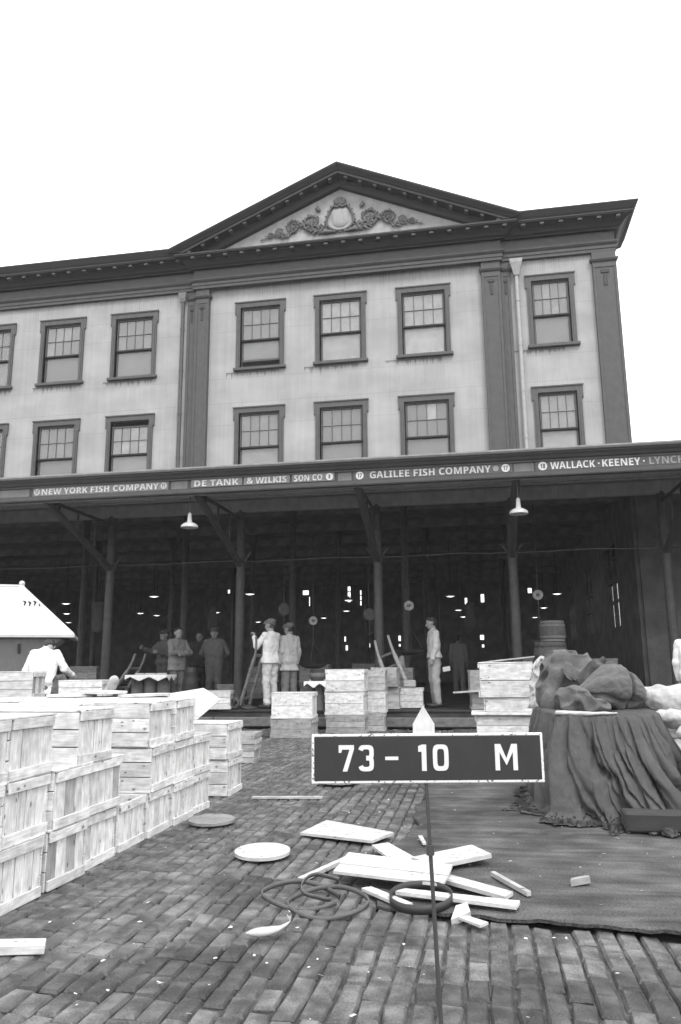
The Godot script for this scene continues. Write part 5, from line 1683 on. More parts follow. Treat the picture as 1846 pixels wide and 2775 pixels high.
	put("tail", done(tail), M.fish, f)


# ---------------------------------------------------------------- the photographer's number board
func build_number_board() -> void:
	var o := thing("number_board", "black number board reading 73-10 M on a thin pole", "number board", Vector3(-0.152, 0, -2.2), deg_to_rad(9.5))
	box("border", o, Vector3(0, 0.855, 0), Vector3(0.635, 0.131, 0.008), M.plate_border, 0.003)
	box("panel", o, Vector3(0, 0.856, 0.002), Vector3(0.621, 0.117, 0.008), M.plate_black, 0.002)
	var h := 0.069
	for q in [["7", -0.222, 0.042], ["3", -0.168, 0.042], ["1", -0.014, 0.022], ["0", 0.036, 0.043], ["M", 0.215, 0.061]]:
		put("lettering", numeral(q[0], Vector2(q[2], h)), M.letter, o, Vector3(q[1], 0.857, 0.0065))
	box("lettering", o, Vector3(-0.098, 0.856, 0.0072), Vector3(0.036, 0.009, 0.0014), M.letter, 0.0)
	var st := start()
	add_plate(st, [Vector2(-0.03, -0.02), Vector2(0.03, -0.02), Vector2(0.03, 0.02), Vector2(0.0, 0.07), Vector2(-0.03, 0.02)], 0.004, Transform3D(Basis(), Vector3(-0.007, 0.925, -0.007)))
	put("pointer", done(st), M.plate_white, o)
	var rod := start()
	add_tube(rod, [Vector3(-0.006, 0.83, -0.006), Vector3(0.022, 0.0, -0.006)], [0.005, 0.0065], 8)
	put("pole", done(rod), M.rod, o)
	var cl := start()
	add_lathe(cl, [Vector2(0.006, 0.605), Vector2(0.011, 0.605), Vector2(0.011, 0.63), Vector2(0.006, 0.63)], 10, Vector3(0.001, 0, -0.006))
	put("collar", done(cl), M.rod, o)
	var ft := start()
	add_lathe(ft, [Vector2(0, 0.022), Vector2(0.02, 0.022), Vector2(0.11, 0.012), Vector2(0.12, 0.0), Vector2(0, 0.0)], 20, Vector3(0.022, 0, -0.006))
	put("foot", done(ft), M.rod, o)


# bold squared numerals of even stroke, built as outlines
func numeral(c: String, size: Vector2) -> ArrayMesh:
	var st := start()
	var w := size.x / 2.0
	var h := size.y / 2.0
	var s := 0.0118
	var deep := 0.0014
	var bar := func(a: Vector2, b: Vector2, t: float) -> void:
		var d := (b - a).normalized()
		var n := Vector2(-d.y, d.x) * t / 2.0
		add_plate(st, [a + n, b + n, b - n, a - n], deep)
	if c == "7":
		add_plate(st, [Vector2(-w, h), Vector2(w, h), Vector2(w, h - s * 0.9), Vector2(0.1 * w, -h), Vector2(-0.5 * w, -h), Vector2(0.42 * w, h - s), Vector2(-w + s * 0.8, h - s), Vector2(-w + s * 0.6, h - s * 1.7), Vector2(-w, h - s * 1.7)], deep)
	elif c == "1":
		add_plate(st, [Vector2(-w, h - 0.35 * s), Vector2(-w * 0.1, h), Vector2(w, h), Vector2(w, -h), Vector2(w - s * 1.1, -h), Vector2(w - s * 1.1, h - 1.6 * s), Vector2(-w, h - 1.6 * s)], deep)
	elif c == "0":
		var o: Array = []
		var i: Array = []
		for k in 32:
			var a := TAU * k / 32.0
			o.append(Vector2(signf(cos(a)) * pow(absf(cos(a)), 0.55) * w, signf(sin(a)) * pow(absf(sin(a)), 0.45) * h))
			i.append(Vector2(signf(cos(a)) * pow(absf(cos(a)), 0.5) * (w - s), signf(sin(a)) * pow(absf(sin(a)), 0.4) * (h - s)))
		for k in 32: add_plate(st, [o[k], o[(k + 1) % 32], i[(k + 1) % 32], i[k]], deep)
	elif c == "3":
		for half in [1.0, -1.0]:
			var o: Array = []
			var i: Array = []
			for k in 19:
				var a := lerpf(PI * 0.92, -PI / 2.0, k / 18.0)
				var r := h / 2.0 + s * 0.27
				o.append(Vector2(signf(cos(a)) * pow(absf(cos(a)), 0.6) * w, half * (h - r + signf(sin(a)) * pow(absf(sin(a)), 0.6) * r)))
				i.append(Vector2(signf(cos(a)) * pow(absf(cos(a)), 0.6) * (w - s), half * (h - r + signf(sin(a)) * pow(absf(sin(a)), 0.6) * (r - s * 0.95))))
			for k in 18: add_plate(st, [o[k], o[k + 1], i[k + 1], i[k]], deep, Transform3D(Basis(), Vector3(0, 0, 0.0002 if half > 0 else 0.0)))
	elif c == "M":
		var t := s * 1.05
		add_plate(st, [Vector2(-w, -h), Vector2(-w, h), Vector2(-w + t * 1.25, h), Vector2(0, -h * 0.1), Vector2(w - t * 1.25, h), Vector2(w, h), Vector2(w, -h), Vector2(w - t, -h), Vector2(w - t, h * 0.38), Vector2(0, -h * 0.62), Vector2(-w + t, h * 0.38), Vector2(-w + t, -h)], deep)
	return done(st)


# ---------------------------------------------------------------- the long wall of crates at the left
func build_crates() -> void:
	var S := Vector3(0.66, 0.285, 0.4)
	var g := "white fish crates in the long stack at the left"
	# [name of its place, z, height of its foot, lid]
	var front := [
		["bottom tier at the left edge of the photo, nearest the camera", -3.21, 0.0, true], ["bottom tier, just left of the wide dark gap", -3.6, 0.0, true],
		["bottom tier, just right of the wide dark gap", -4.03, 0.0, true], ["bottom tier, second right of the dark gap, split slat", -4.425, 0.0, true],
		["bottom tier, open-topped under the notch in the stack", -4.855, 0.0, false], ["bottom tier, just right of the one under the notch", -5.27, 0.0, true],
		["bottom tier, last but one towards the platform", -5.69, 0.0, true], ["bottom tier, last of the row towards the platform", -6.1, 0.0, true],
		["second tier at the left edge of the photo", -3.23, 0.292, true], ["second tier, left of the first joint", -3.64, 0.292, true], ["second tier, beside the joint over the dark gap", -4.045, 0.292, true], ["second tier, nearest the camera side of the notch", -4.44, 0.292, true],
		["third tier at the left edge of the photo", -3.24, 0.584, true], ["third tier, near top crate with a grey slat", -3.65, 0.584, true], ["third tier, top crate standing alone before the notch", -4.29, 0.584, true],
		["second tier, first beyond the notch", -5.28, 0.292, true], ["second tier, middle beyond the notch", -5.69, 0.292, true], ["second tier, far end beyond the notch", -6.09, 0.292, true],
		["top tier, first beyond the notch with dark-lined cleat", -5.27, 0.584, true], ["top tier, far end crate under the slanting panel", -5.69, 0.584, true]]
	var kinds: Array = []
	var made := 0
	for q in front:
		var at := Vector3(-2.2 - S.x / 2.0 + rng.randf_range(-0.016, 0.014), q[2], q[1])
		var turn := rng.randf_range(-0.03, 0.03)
		var label: String = "white wooden fish crate, " + q[0]
		if made < 99:
			var c := make_crate(label, g, at, turn, S, {"lid": q[3]})
			if q[3]: kinds.append(c)
		else:
			copy_of(kinds[made % 6], "fish_crate", label, at, turn + (PI if made % 4 == 1 else 0.0), g)
		made += 1
	# rows behind, seen by their tops only
	var behind := [
		["third tier, second row back at the left edge", -2.89, 0.584, -3.24], ["third tier, second row back beside the grey-slatted one", -2.89, 0.584, -3.66], ["third tier, second row back behind the lone crate", -2.89, 0.584, -4.3],
		["top tier, second row back under the barrel lids", -2.89, 0.584, -5.28], ["top tier, second row back under the farther lids", -2.89, 0.584, -5.7], ["top tier, third row back under the lids", -3.57, 0.584, -5.5],
		["third tier, third row back at the left", -3.57, 0.584, -4.2], ["third tier, third row back, nearer the left edge", -3.57, 0.584, -3.75], ["third tier, third row back in front of the lids", -3.57, 0.584, -4.8], ["third tier, second row back filling the notch", -2.9, 0.584, -4.76], ["third tier, third row back at the far end", -3.57, 0.584, -5.93], ["third tier, second row back at the far end", -2.9, 0.584, -6.13]]
	for q in behind:
		copy_of(kinds[made % 6], "fish_crate", "white wooden fish crate, " + q[0], Vector3(q[1], q[2], q[3]), rng.randf_range(-0.02, 0.02), g)
		made += 1
		for y in [0.0, 0.292]:
			copy_of(kinds[made % 6], "fish_crate", "white wooden fish crate buried inside the long stack at the left", Vector3(q[1], y, q[3]), rng.randf_range(-0.02, 0.02), "white fish crates buried inside the long stack")
			made += 1
	# farther stacks left, behind the bending man
	for q in [["lower white crate at the far left edge beside the bending man", 0.62], ["upper white crate at the far left edge beside the bending man", 0.31], ["lowest white crate at the far left edge beside the bending man", 0.0]]:
		copy_of(kinds[made % 6], "fish_crate", q[0], Vector3(-5.3, q[1] * 1.28, -8.2), 0.2, "white crates at the far left")
		made += 1
	copy_of(kinds[1], "fish_crate", "white crate in the gap between the bending man and the first column, upper", Vector3(-5.66, 0.66, -10.6), 0.12, "white crates before the first column")
	copy_of(kinds[2], "fish_crate", "white crate in the gap between the bending man and the first column, lower", Vector3(-5.67, 0.35, -10.6), 0.1, "white crates before the first column")
	copy_of(kinds[3], "fish_crate", "white crate in the gap between the bending man and the first column, lowest", Vector3(-5.64, 0.05, -10.6), 0.14, "white crates before the first column")
	# pair of crates beyond the end of the wall
	var s2 := Vector3(0.62, 0.3, 0.44)
	var pair := make_crate("lower crate of the pair standing beyond the end of the crate wall", "pair of crates beyond the wall", Vector3(-2.53, 0, -7.0), 0.02, s2, {"wood": "board", "lid": true})
	copy_of(pair, "fish_crate", "upper crate of the pair standing beyond the end of the crate wall", Vector3(-2.53, 0.312, -6.99), PI - 0.01, "pair of crates beyond the wall")
	make_crate("small low grey crate half hidden behind the pair of crates", "", Vector3(-2.98, 0, -9.3), 0.1, Vector3(0.6, 0.2, 0.4), {"wood": "old"})
	make_crate("dark open crate on the small grey one behind the pair", "", Vector3(-2.97, 0.215, -9.3), 0.06, Vector3(0.6, 0.13, 0.4), {"wood": "old", "lid": false, "rows": 1})
	# stacks in the middle, at the foot of the platform
	var s3 := Vector3(0.7, 0.37, 0.5)
	var mid := make_crate("lowest grey crate of the tall middle stack before the platform", "crates of the tall middle stack", Vector3(-2.3, 0, -13.55), 0.03, Vector3(0.7, 0.3, 0.5), {"wood": "old"})
	make_crate("stained crate in the middle of the tall middle stack", "crates of the tall middle stack", Vector3(-2.31, 0.312, -13.56), 0.0, s3, {"wood": "board", "rows": 2})
	make_crate("cleanest white crate on top of the tall middle stack", "crates of the tall middle stack", Vector3(-2.3, 0.694, -13.55), 0.02, s3, {"wood": "board", "rows": 2})
	for q in [["white crate behind the tall middle stack, upper, showing upright slats", -1.98, 0.69, -14.16], ["white crate behind the tall middle stack, lower, showing upright slats", -1.98, 0.31, -14.13]]:
		make_crate(q[0], "crates behind the tall middle stack", Vector3(q[1], q[2], q[3]), 0.05, Vector3(0.62, 0.36, 0.46), {"wood": "old" if q[2] > 0.5 else "board"})
	make_crate("grey crate supporting those behind the tall middle stack", "crates behind the tall middle stack", Vector3(-1.98, 0.0, -14.0), 0.05, Vector3(0.6, 0.295, 0.4), {"wood": "old"})
	make_crate("lower grey crate with pale patch, left of the tall middle stack", "crates left of the tall middle stack", Vector3(-3.03, 0, -12.66), 0.0, Vector3(0.7, 0.28, 0.5), {"wood": "old", "rows": 2})
	make_crate("upper white crate with a knot, left of the tall middle stack", "crates left of the tall middle stack", Vector3(-3.03, 0.3, -12.66), 0.06, Vector3(0.7, 0.4, 0.5), {"wood": "board", "rows": 2})
	make_crate("tall grey open crate on the platform just behind the middle stack", "", Vector3(-1.76, 0.74, -14.75), 0.0, Vector3(0.5, 0.36, 0.5), {"wood": "old", "lid": false})
	make_crate("grey crate beneath the tall open one on the platform edge", "", Vector3(-1.75, 0.34, -14.8), 0.04, Vector3(0.52, 0.38, 0.5), {"wood": "old"})
	make_crate("pale crate on the platform, right of the poles", "", Vector3(-1.33, 0.34, -15.2), 0.03, Vector3(0.5, 0.36, 0.44), {"wood": "board"})
	box("flat_tray", self, Vector3(-1.35, 0.79, -15.2), Vector3(0.24, 0.13, 0.22), M.old_h2, 0.02).set_meta("label", "small pale tub on the crate right of the poles")
	get_node("flat_tray").set_meta("category", "tub")
	# left end of the platform
	make_crate("white crate on the platform edge beside the hand truck wheel", "", Vector3(-5.0, 0.345, -14.55), 0.18, Vector3(0.56, 0.33, 0.5), {"wood": "board"})
	make_crate("low pale crate in front of the facing man's left foot", "crates about the facing man's feet", Vector3(-5.45, 0.335, -16.55), 0.05, Vector3(0.42, 0.42, 0.4), {"wood": "old"})
	make_crate("low grey crate in front of the facing man's right foot", "crates about the facing man's feet", Vector3(-5.98, 0.335, -16.6), 0.05, Vector3(0.44, 0.3, 0.4), {"wood": "old"})
	make_crate("low crate directly in front of the facing man in coveralls", "crates about the facing man's feet", Vector3(-5.72, 0.335, -16.95), 0.0, Vector3(0.6, 0.27, 0.4), {"wood": "old"})
	# right stack behind the number board
	var rs := make_crate("lowest crate of the right-hand stack, mostly behind the number board", "crates of the right-hand stack", Vector3(0.25, 0.03, -8.5), 0.0, Vector3(0.64, 0.275, 0.46), {"wood": "old"})
	make_crate("second crate of the right-hand stack, with wide overhanging lid", "crates of the right-hand stack", Vector3(0.25, 0.318, -8.5), 0.02, Vector3(0.64, 0.28, 0.46), {"wood": "board"})
	box("lid_panel", self, Vector3(0.245, 0.624, -8.49), Vector3(0.7, 0.026, 0.52), M.board_h0, 0.004).set_meta("label", "wide white lid overhanging the second crate of the right-hand stack")
	get_node("lid_panel").set_meta("category", "lid")
	make_crate("shallow crate third from the ground in the right-hand stack", "crates of the right-hand stack", Vector3(0.29, 0.638, -8.5), -0.01, Vector3(0.52, 0.125, 0.44), {"wood": "board", "rows": 1})
	make_crate("white stencilled crate on top of the right-hand stack", "crates of the right-hand stack", Vector3(0.26, 0.782, -8.5), 0.01, Vector3(0.56, 0.35, 0.46), {"wood": "board", "rows": 2})
	flat_board("grey lid tilted on top of the right-hand stack", [Vector2(0.0, -8.85), Vector2(0.56, -8.95), Vector2(0.58, -8.5), Vector2(0.1, -8.4)], 0.014, "old_h0", Vector3(0.0, 0, 0.1), 1.165, "lid", "tilted_lid")
	make_crate("small pale crate on the platform edge left of the right-hand stack", "", Vector3(-0.02, 0.64, -14.8), 0.1, Vector3(0.4, 0.4, 0.4), {"wood": "old", "lid": false})
	make_crate("dim crate under the small pale one on the platform edge", "", Vector3(0.05, 0.335, -14.85), 0.1, Vector3(0.5, 0.3, 0.44), {"wood": "old"})
	flat_board("pale plank lying out from the small crate on the platform", [Vector2(-0.5, -14.62), Vector2(-0.5, -14.5), Vector2(0.1, -14.46), Vector2(0.1, -14.6)], 0.03, "old_h2", Vector3(0, 0, 0.06), 0.64, "plank", "plank")
	# lids lying on the crate wall, and the slanting panel at its far corner
	make_lid("pale round lid lying on the crate wall, leftmost of those on top", "", Vector3(-3.35, 0.885, -6.05), 0.2, Vector3(0, 0.3, 0), "board_h")
	make_lid("pale round lid lying on the crate wall, nearest the far corner", "", Vector3(-2.72, 0.885, -6.08), 0.21, Vector3(0.0, 0.0, 0.02), "board_h")
	make_lid("pale round lid stacked across two others on the crate wall", "", Vector3(-3.1, 0.908, -6.12), 0.19, Vector3(0.02, 0.7, -0.02), "board_h")
	var pn := start()
	add_plate(pn, [Vector2(-0.24, 0.05), Vector2(0.02, 0.09), Vector2(0.16, 0.0), Vector2(-0.02, -0.16), Vector2(-0.24, -0.17)], 0.014, Transform3D(Basis.from_euler(Vector3(-0.25, 0.25, 0)), Vector3.ZERO))
	tag(put("slanting_panel", done(pn), M.board_h0, self, Vector3(-2.2, 0.862, -5.98)), "white thin panel stuck out aslant at the far top corner of the crate wall", "board")


# ---------------------------------------------------------------- the tarpaulin pile at the right
func build_tarp() -> void:
	var o := thing("tarpaulin", "grey tarpaulin hanging in long folds over a waist-high pile at right", "tarpaulin", Vector3.ZERO)
	var n := FastNoiseLite.new()
	n.seed = 91
	n.frequency = 1.6
	n.fractal_octaves = 3
	var top := [Vector3(0.62, 0.735, -7.6), Vector3(0.46, 0.745, -7.1), Vector3(0.47, 0.75, -6.75), Vector3(0.575, 0.735, -6.27), Vector3(0.85, 0.725, -6.2), Vector3(1.06, 0.73, -6.19), Vector3(1.27, 0.735, -6.22), Vector3(1.36, 0.74, -6.6), Vector3(1.36, 0.74, -7.6)]
	var foot := [Vector3(0.58, 0.02, -7.7), Vector3(0.43, 0.02, -7.2), Vector3(0.42, 0.025, -6.6), Vector3(0.5, 0.03, -6.02), Vector3(0.78, 0.03, -5.88), Vector3(1.02, 0.05, -5.74), Vector3(1.3, 0.05, -5.74), Vector3(1.5, 0.03, -6.4), Vector3(1.48, 0.03, -7.7)]
	var at := func(line: Array, u: float) -> Vector3:
		var f := clampf(u, 0.0, 0.9999) * (line.size() - 1)
		var i := int(f)
		return line[i].cubic_interpolate(line[mini(i + 1, line.size() - 1)], line[maxi(i - 1, 0)], line[mini(i + 2, line.size() - 1)], f - i)
	var nu := 460
	var nv := 60
	var spot := func(i: int, j: int) -> Vector3:
		var u := float(i) / nu
		var v := float(j) / nv
		var a: Vector3 = at.call(top, u)
		var b: Vector3 = at.call(foot, u)
		# folds gather at the corner and sweep down to the right
		var s := u - 0.13 * pow(v, 1.3) * smoothstep(0.34, 0.55, u)
		var t2: Vector3 = at.call(foot, u + 0.004) - at.call(foot, u - 0.004)
		var out := Vector3(-t2.z, 0, t2.x).normalized() * -1.0
		if out.dot(b - Vector3(0.95, 0, -6.9)) < 0: out = -out
		var w := 0.0
		for q in [[46.0, 0.2, 0.3, 1.0], [73.0, 1.9, 0.28, 0.55], [25.0, 1.0, 0.35, 0.8]]:   # broad swells parted by narrow deep grooves
			var ph: float = s * q[0] + q[1] + 1.5 * n.get_noise_2d(u * 2.6 + q[1], v * 0.5)
			w -= q[3] * exp(-pow(sin(ph) / q[2], 2.0))
			w += 0.35 * q[3] * absf(sin(ph))
		var amp := 0.115 * pow(v, 0.6) * (0.75 + 0.5 * n.get_noise_2d(u * 9.0, 3.0))
		var p := a.lerp(b, pow(v, 1.05))
		p += out * (0.03 * sin(PI * v) + w * amp)
		p.y = a.y + (b.y - a.y) * v + 0.012 * n.get_noise_2d(u * 40.0, v * 6.0)
		if v > 0.93: p += out * (v - 0.93) * 0.9 + Vector3(0, (v - 0.93) * 0.25 * w, 0)
		return p
	var v := PackedVector3Array()
	for j in nv + 1:
		for i in nu + 1: v.append(spot.call(i, j))
	# the hem lies rippled on the ground
	var nh := 18
	for j in nh:
		var e := (j + 1.0) / nh
		for i in nu + 1:
			var u := float(i) / nu
			var p: Vector3 = v[nv * (nu + 1) + i]
			var out := (p - Vector3(0.95, p.y, -6.9)).normalized()
			var long := 0.05 + 0.1 * absf(n.get_noise_2d(u * 24.0, 8.0)) + 0.2 * exp(-pow((u - 0.275) / 0.016, 2.0)) + 0.14 * exp(-pow((u - 0.56) / 0.018, 2.0))
			var wave := 0.5 + 0.5 * sin(u * 70.0 + 7.0 * n.get_noise_2d(u * 12.0, e * 2.0) + e * 3.0)
			p += out * e * long
			p.y = lerpf(p.y, 0.024, minf(e * 1.6, 1.0)) + (0.035 * e * (1.0 - e) * 4.0 * (0.4 + absf(n.get_noise_2d(u * 16.0, e))) + 0.006) * wave
			v.append(p)
	var st := start()
	st.set_smooth_group(1)
	var mid := Vector3(0.95, 0.4, -6.9)
	for j in nv + nh:
		for i in nu:
			var k := j * (nu + 1) + i
			quad(st, v[k], v[k + 1], v[k + nu + 2], v[k + nu + 1], v[k] - mid)
	# flat top, sagging a little
	for i in nu:
		for r in 8:
			var e := func(ii: int, rr: int) -> Vector3:
				var c := Vector3(0.93, 0.745, -7.0)
				var p := v[ii].lerp(c, rr / 8.0)
				if rr > 0: p.y += 0.012 * n.get_noise_2d(p.x * 4.0, p.z * 4.0) + 0.004
				return p
			quad(st, e.call(i, r), e.call(i + 1, r), e.call(i + 1, r + 1), e.call(i, r + 1), Vector3.UP)
	put("drape", done(st), M.tarp, o)
	put("bright_edge_strip", net_mesh([nets([[Vector3(0.57, 0.745, -6.27), Vector3(0.8, 0.742, -6.22), 0.018, 0.018, Vector3(1, 1, 1.8)], [Vector3(0.8, 0.742, -6.22), Vector3(1.0, 0.745, -6.24), 0.018, 0.01, Vector3(1, 1, 1.8)]], 0.006, 0.01, 0.006, 9.0)]), M.sackcloth, o)  # pale strip added to give the bright sky-lit edge of the cloth top
	# the pile's own weight of boxes underneath
	box("pile", o, Vector3(0.93, 0.35, -6.95), Vector3(0.7, 0.68, 1.1), M.dark_wood, 0.02)
	var b := thing("canvas_bundle", "crumpled heap of canvas rolled on top of the draped pile", "canvas", Vector3(0.03, 0, -0.14))
	var left := [
		[Vector3(0.6, 0.86, -6.85), Vector3(0.7, 1.02, -6.86), 0.13, 0.13], [Vector3(0.66, 1.07, -6.88), Vector3(0.84, 1.07, -6.92), 0.12, 0.1], [Vector3(0.84, 1.0, -6.92), Vector3(0.98, 1.01, -6.95), 0.1, 0.06], [Vector3(0.99, 1.04, -6.95), Vector3(1.0, 1.13, -6.95), 0.035, 0.008], [Vector3(0.55, 0.8, -6.7), Vector3(0.75, 0.8, -6.65), 0.06, 0.06]]
	put("crumpled_heap", net_mesh([nets(left, 0.0105, 0.05, -0.06, 4.2, [[Vector3.DOWN, Vector3(0, 0.74, 0)]], 17, true, 1)]), M.canvas, b)
	# the rolled part: a sheet wound about a slanting axis, folds running out from its narrow end
	var rl := start()
	rl.set_smooth_group(1)
	var rv: Array = []
	var ru := 80
	var rw := 110
	for i in ru + 1:
		var t := float(i) / ru
		var axis := Vector3(0.7, 0.86, -6.55).lerp(Vector3(1.3, 0.86, -6.74), t) + Vector3(0, 0.07 * sin(PI * t), 0)
		var r0 := 0.035 + 0.165 * smoothstep(0.0, 0.62, t) - 0.03 * smoothstep(0.66, 0.74, t)
		r0 *= sqrt(maxf(1.0 - pow(maxf((t - 0.7) / 0.3, 0.0), 2.4), 0.0))
		var row: Array = []
		for k in rw:
			var ph := TAU * k / rw
			var r := r0
			for q in [[3.0, 0.4, 0.32, 1.0], [5.0, 2.0, 0.3, 0.6]]:
				var g: float = sin((ph * q[0] + q[1] + t * 2.2 + 1.3 * n.get_noise_2d(t * 1.5, cos(ph) * 0.7 + q[1])) / 2.0)
				r -= 0.2 * r0 * q[3] * exp(-pow(g / q[2], 2.0)) * (1.0 - 0.6 * t)
			r -= 0.055 * exp(-pow((t - 0.7 - 0.05 * sin(ph + 0.6)) / 0.022, 2.0))
			r *= 1.0 + 0.1 * n.get_noise_3d(t * 1.4, cos(ph) * 0.8, sin(ph) * 0.8)
			var p := axis + Vector3(0.28, 0, 0.96).normalized() * cos(ph) * r * 1.1 + Vector3.UP * sin(ph) * r
			p.y = maxf(p.y, 0.748)
			row.append(p)
		rv.append(row)
	for i in ru:
		for k in rw:
			var k2 := (k + 1) % rw
			var mid2: Vector3 = (rv[i][0] + rv[i][rw / 2]) / 2.0
			quad(rl, rv[i][k], rv[i][k2], rv[i + 1][k2], rv[i + 1][k], rv[i][k] - mid2)
	put("rolled_canvas", done(rl), M.canvas, b)
	put("loose_end", net_mesh([nets([[Vector3(0.64, 0.85, -6.5), Vector3(0.72, 0.86, -6.46), 0.06, 0.075], [Vector3(0.72, 0.85, -6.46), Vector3(0.88, 0.8, -6.46), 0.06, 0.05], [Vector3(0.66, 0.77, -6.44), Vector3(0.95, 0.76, -6.44), 0.04, 0.03]], 0.0095, 0.04, -0.025, 6.0, [[Vector3.DOWN, Vector3(0, 0.74, 0)]], 29, true, 1)]), M.canvas, b)
	var sk := thing("sack", "plump pale sack lying at the right end of the draped pile", "sack", Vector3.ZERO)
	put("bag", net_mesh([nets([[Vector3(1.38, 0.83, -6.95), Vector3(1.75, 0.83, -6.9), 0.1, 0.11], [Vector3(1.5, 0.8, -6.9), Vector3(1.65, 0.8, -6.85), 0.11, 0.11]], 0.012, 0.04, 0.025, 7.0, [[Vector3.DOWN, Vector3(0, 0.735, 0)]], 4)]), M.sackcloth, sk)
	var s2 := thing("sack", "pale flattened sack spread under the plump one at the right edge", "sack", Vector3.ZERO)
	put("bag", net_mesh([nets([[Vector3(1.36, 0.7, -6.42), Vector3(1.6, 0.68, -6.2), 0.06, 0.07], [Vector3(1.48, 0.6, -6.18), Vector3(1.7, 0.56, -6.15), 0.07, 0.08]], 0.012, 0.05, 0.03, 7.0, [], 6)]), M.sackcloth, s2)
	for q in [["pale sack at the bottom of the heap beside the draped pile", 0.16, 1.72, -6.75], ["pale sack in the middle of the heap beside the draped pile", 0.4, 1.66, -6.7], ["pale sack under the plump one beside the draped pile", 0.62, 1.68, -6.8]]:
		var sq := thing("sack", q[0], "sack", Vector3(q[2], q[1], q[3]))
		put("bag", net_mesh([nets([[Vector3(-0.16, 0, 0), Vector3(0.22, 0, 0), 0.12, 0.13, Vector3(1, 1, 1.3)]], 0.016, 0.04, 0.03, 6.0, [], int(q[1] * 100))]), M.sackcloth, sq)
	var s3 := thing("sack", "pale rags and paper heaped between the right-hand stack and the canvas", "sack", Vector3.ZERO)
	put("bag", net_mesh([nets([[Vector3(0.56, 0.86, -7.5), Vector3(0.58, 1.06, -7.52), 0.08, 0.07], [Vector3(0.6, 1.08, -7.52), Vector3(0.7, 1.1, -7.5), 0.06, 0.04], [Vector3(0.52, 0.76, -7.4), Vector3(0.56, 0.7, -7.3), 0.06, 0.04], [Vector3(0.55, 0.4, -7.45), Vector3(0.55, 0.8, -7.45), 0.1, 0.06], [Vector3(0.55, 0.06, -7.45), Vector3(0.55, 0.4, -7.45), 0.1, 0.1]], 0.012, 0.05, -0.06, 5.0, [[Vector3.DOWN, Vector3(0, 0.03, 0)]], 8, true, 2)]), M.sackcloth, s3)
	var skid := thing("timber_skid", "dark heavy timber skid under the hem of the tarpaulin at right", "timber", Vector3(1.5, 0.03, -5.66))
	box("beam", skid, Vector3(0, 0.06, 0), Vector3(1.2, 0.12, 0.2), M.dark_wood, 0.012)
	var db := make_barrel("dark barrel at the right edge beside the hanging tarpaulin", "", Vector3(1.63, 0.03, -6.0), 0.19, 0.44, M.dark_wood, M.hoop_iron)
	# stacked barrels beyond the canvas
	make_barrel("lower, wider grey barrel on the platform behind the canvas heap", "", Vector3(1.3, 0.33, -14.85), 0.33, 1.2, M.barrel_wood, M.hoop_iron)
	make_barrel("upper, narrower grey barrel with bright rim behind the canvas heap", "", Vector3(1.36, 1.54, -14.85), 0.24, 0.38, M.barrel_wood, M.mid_wood)


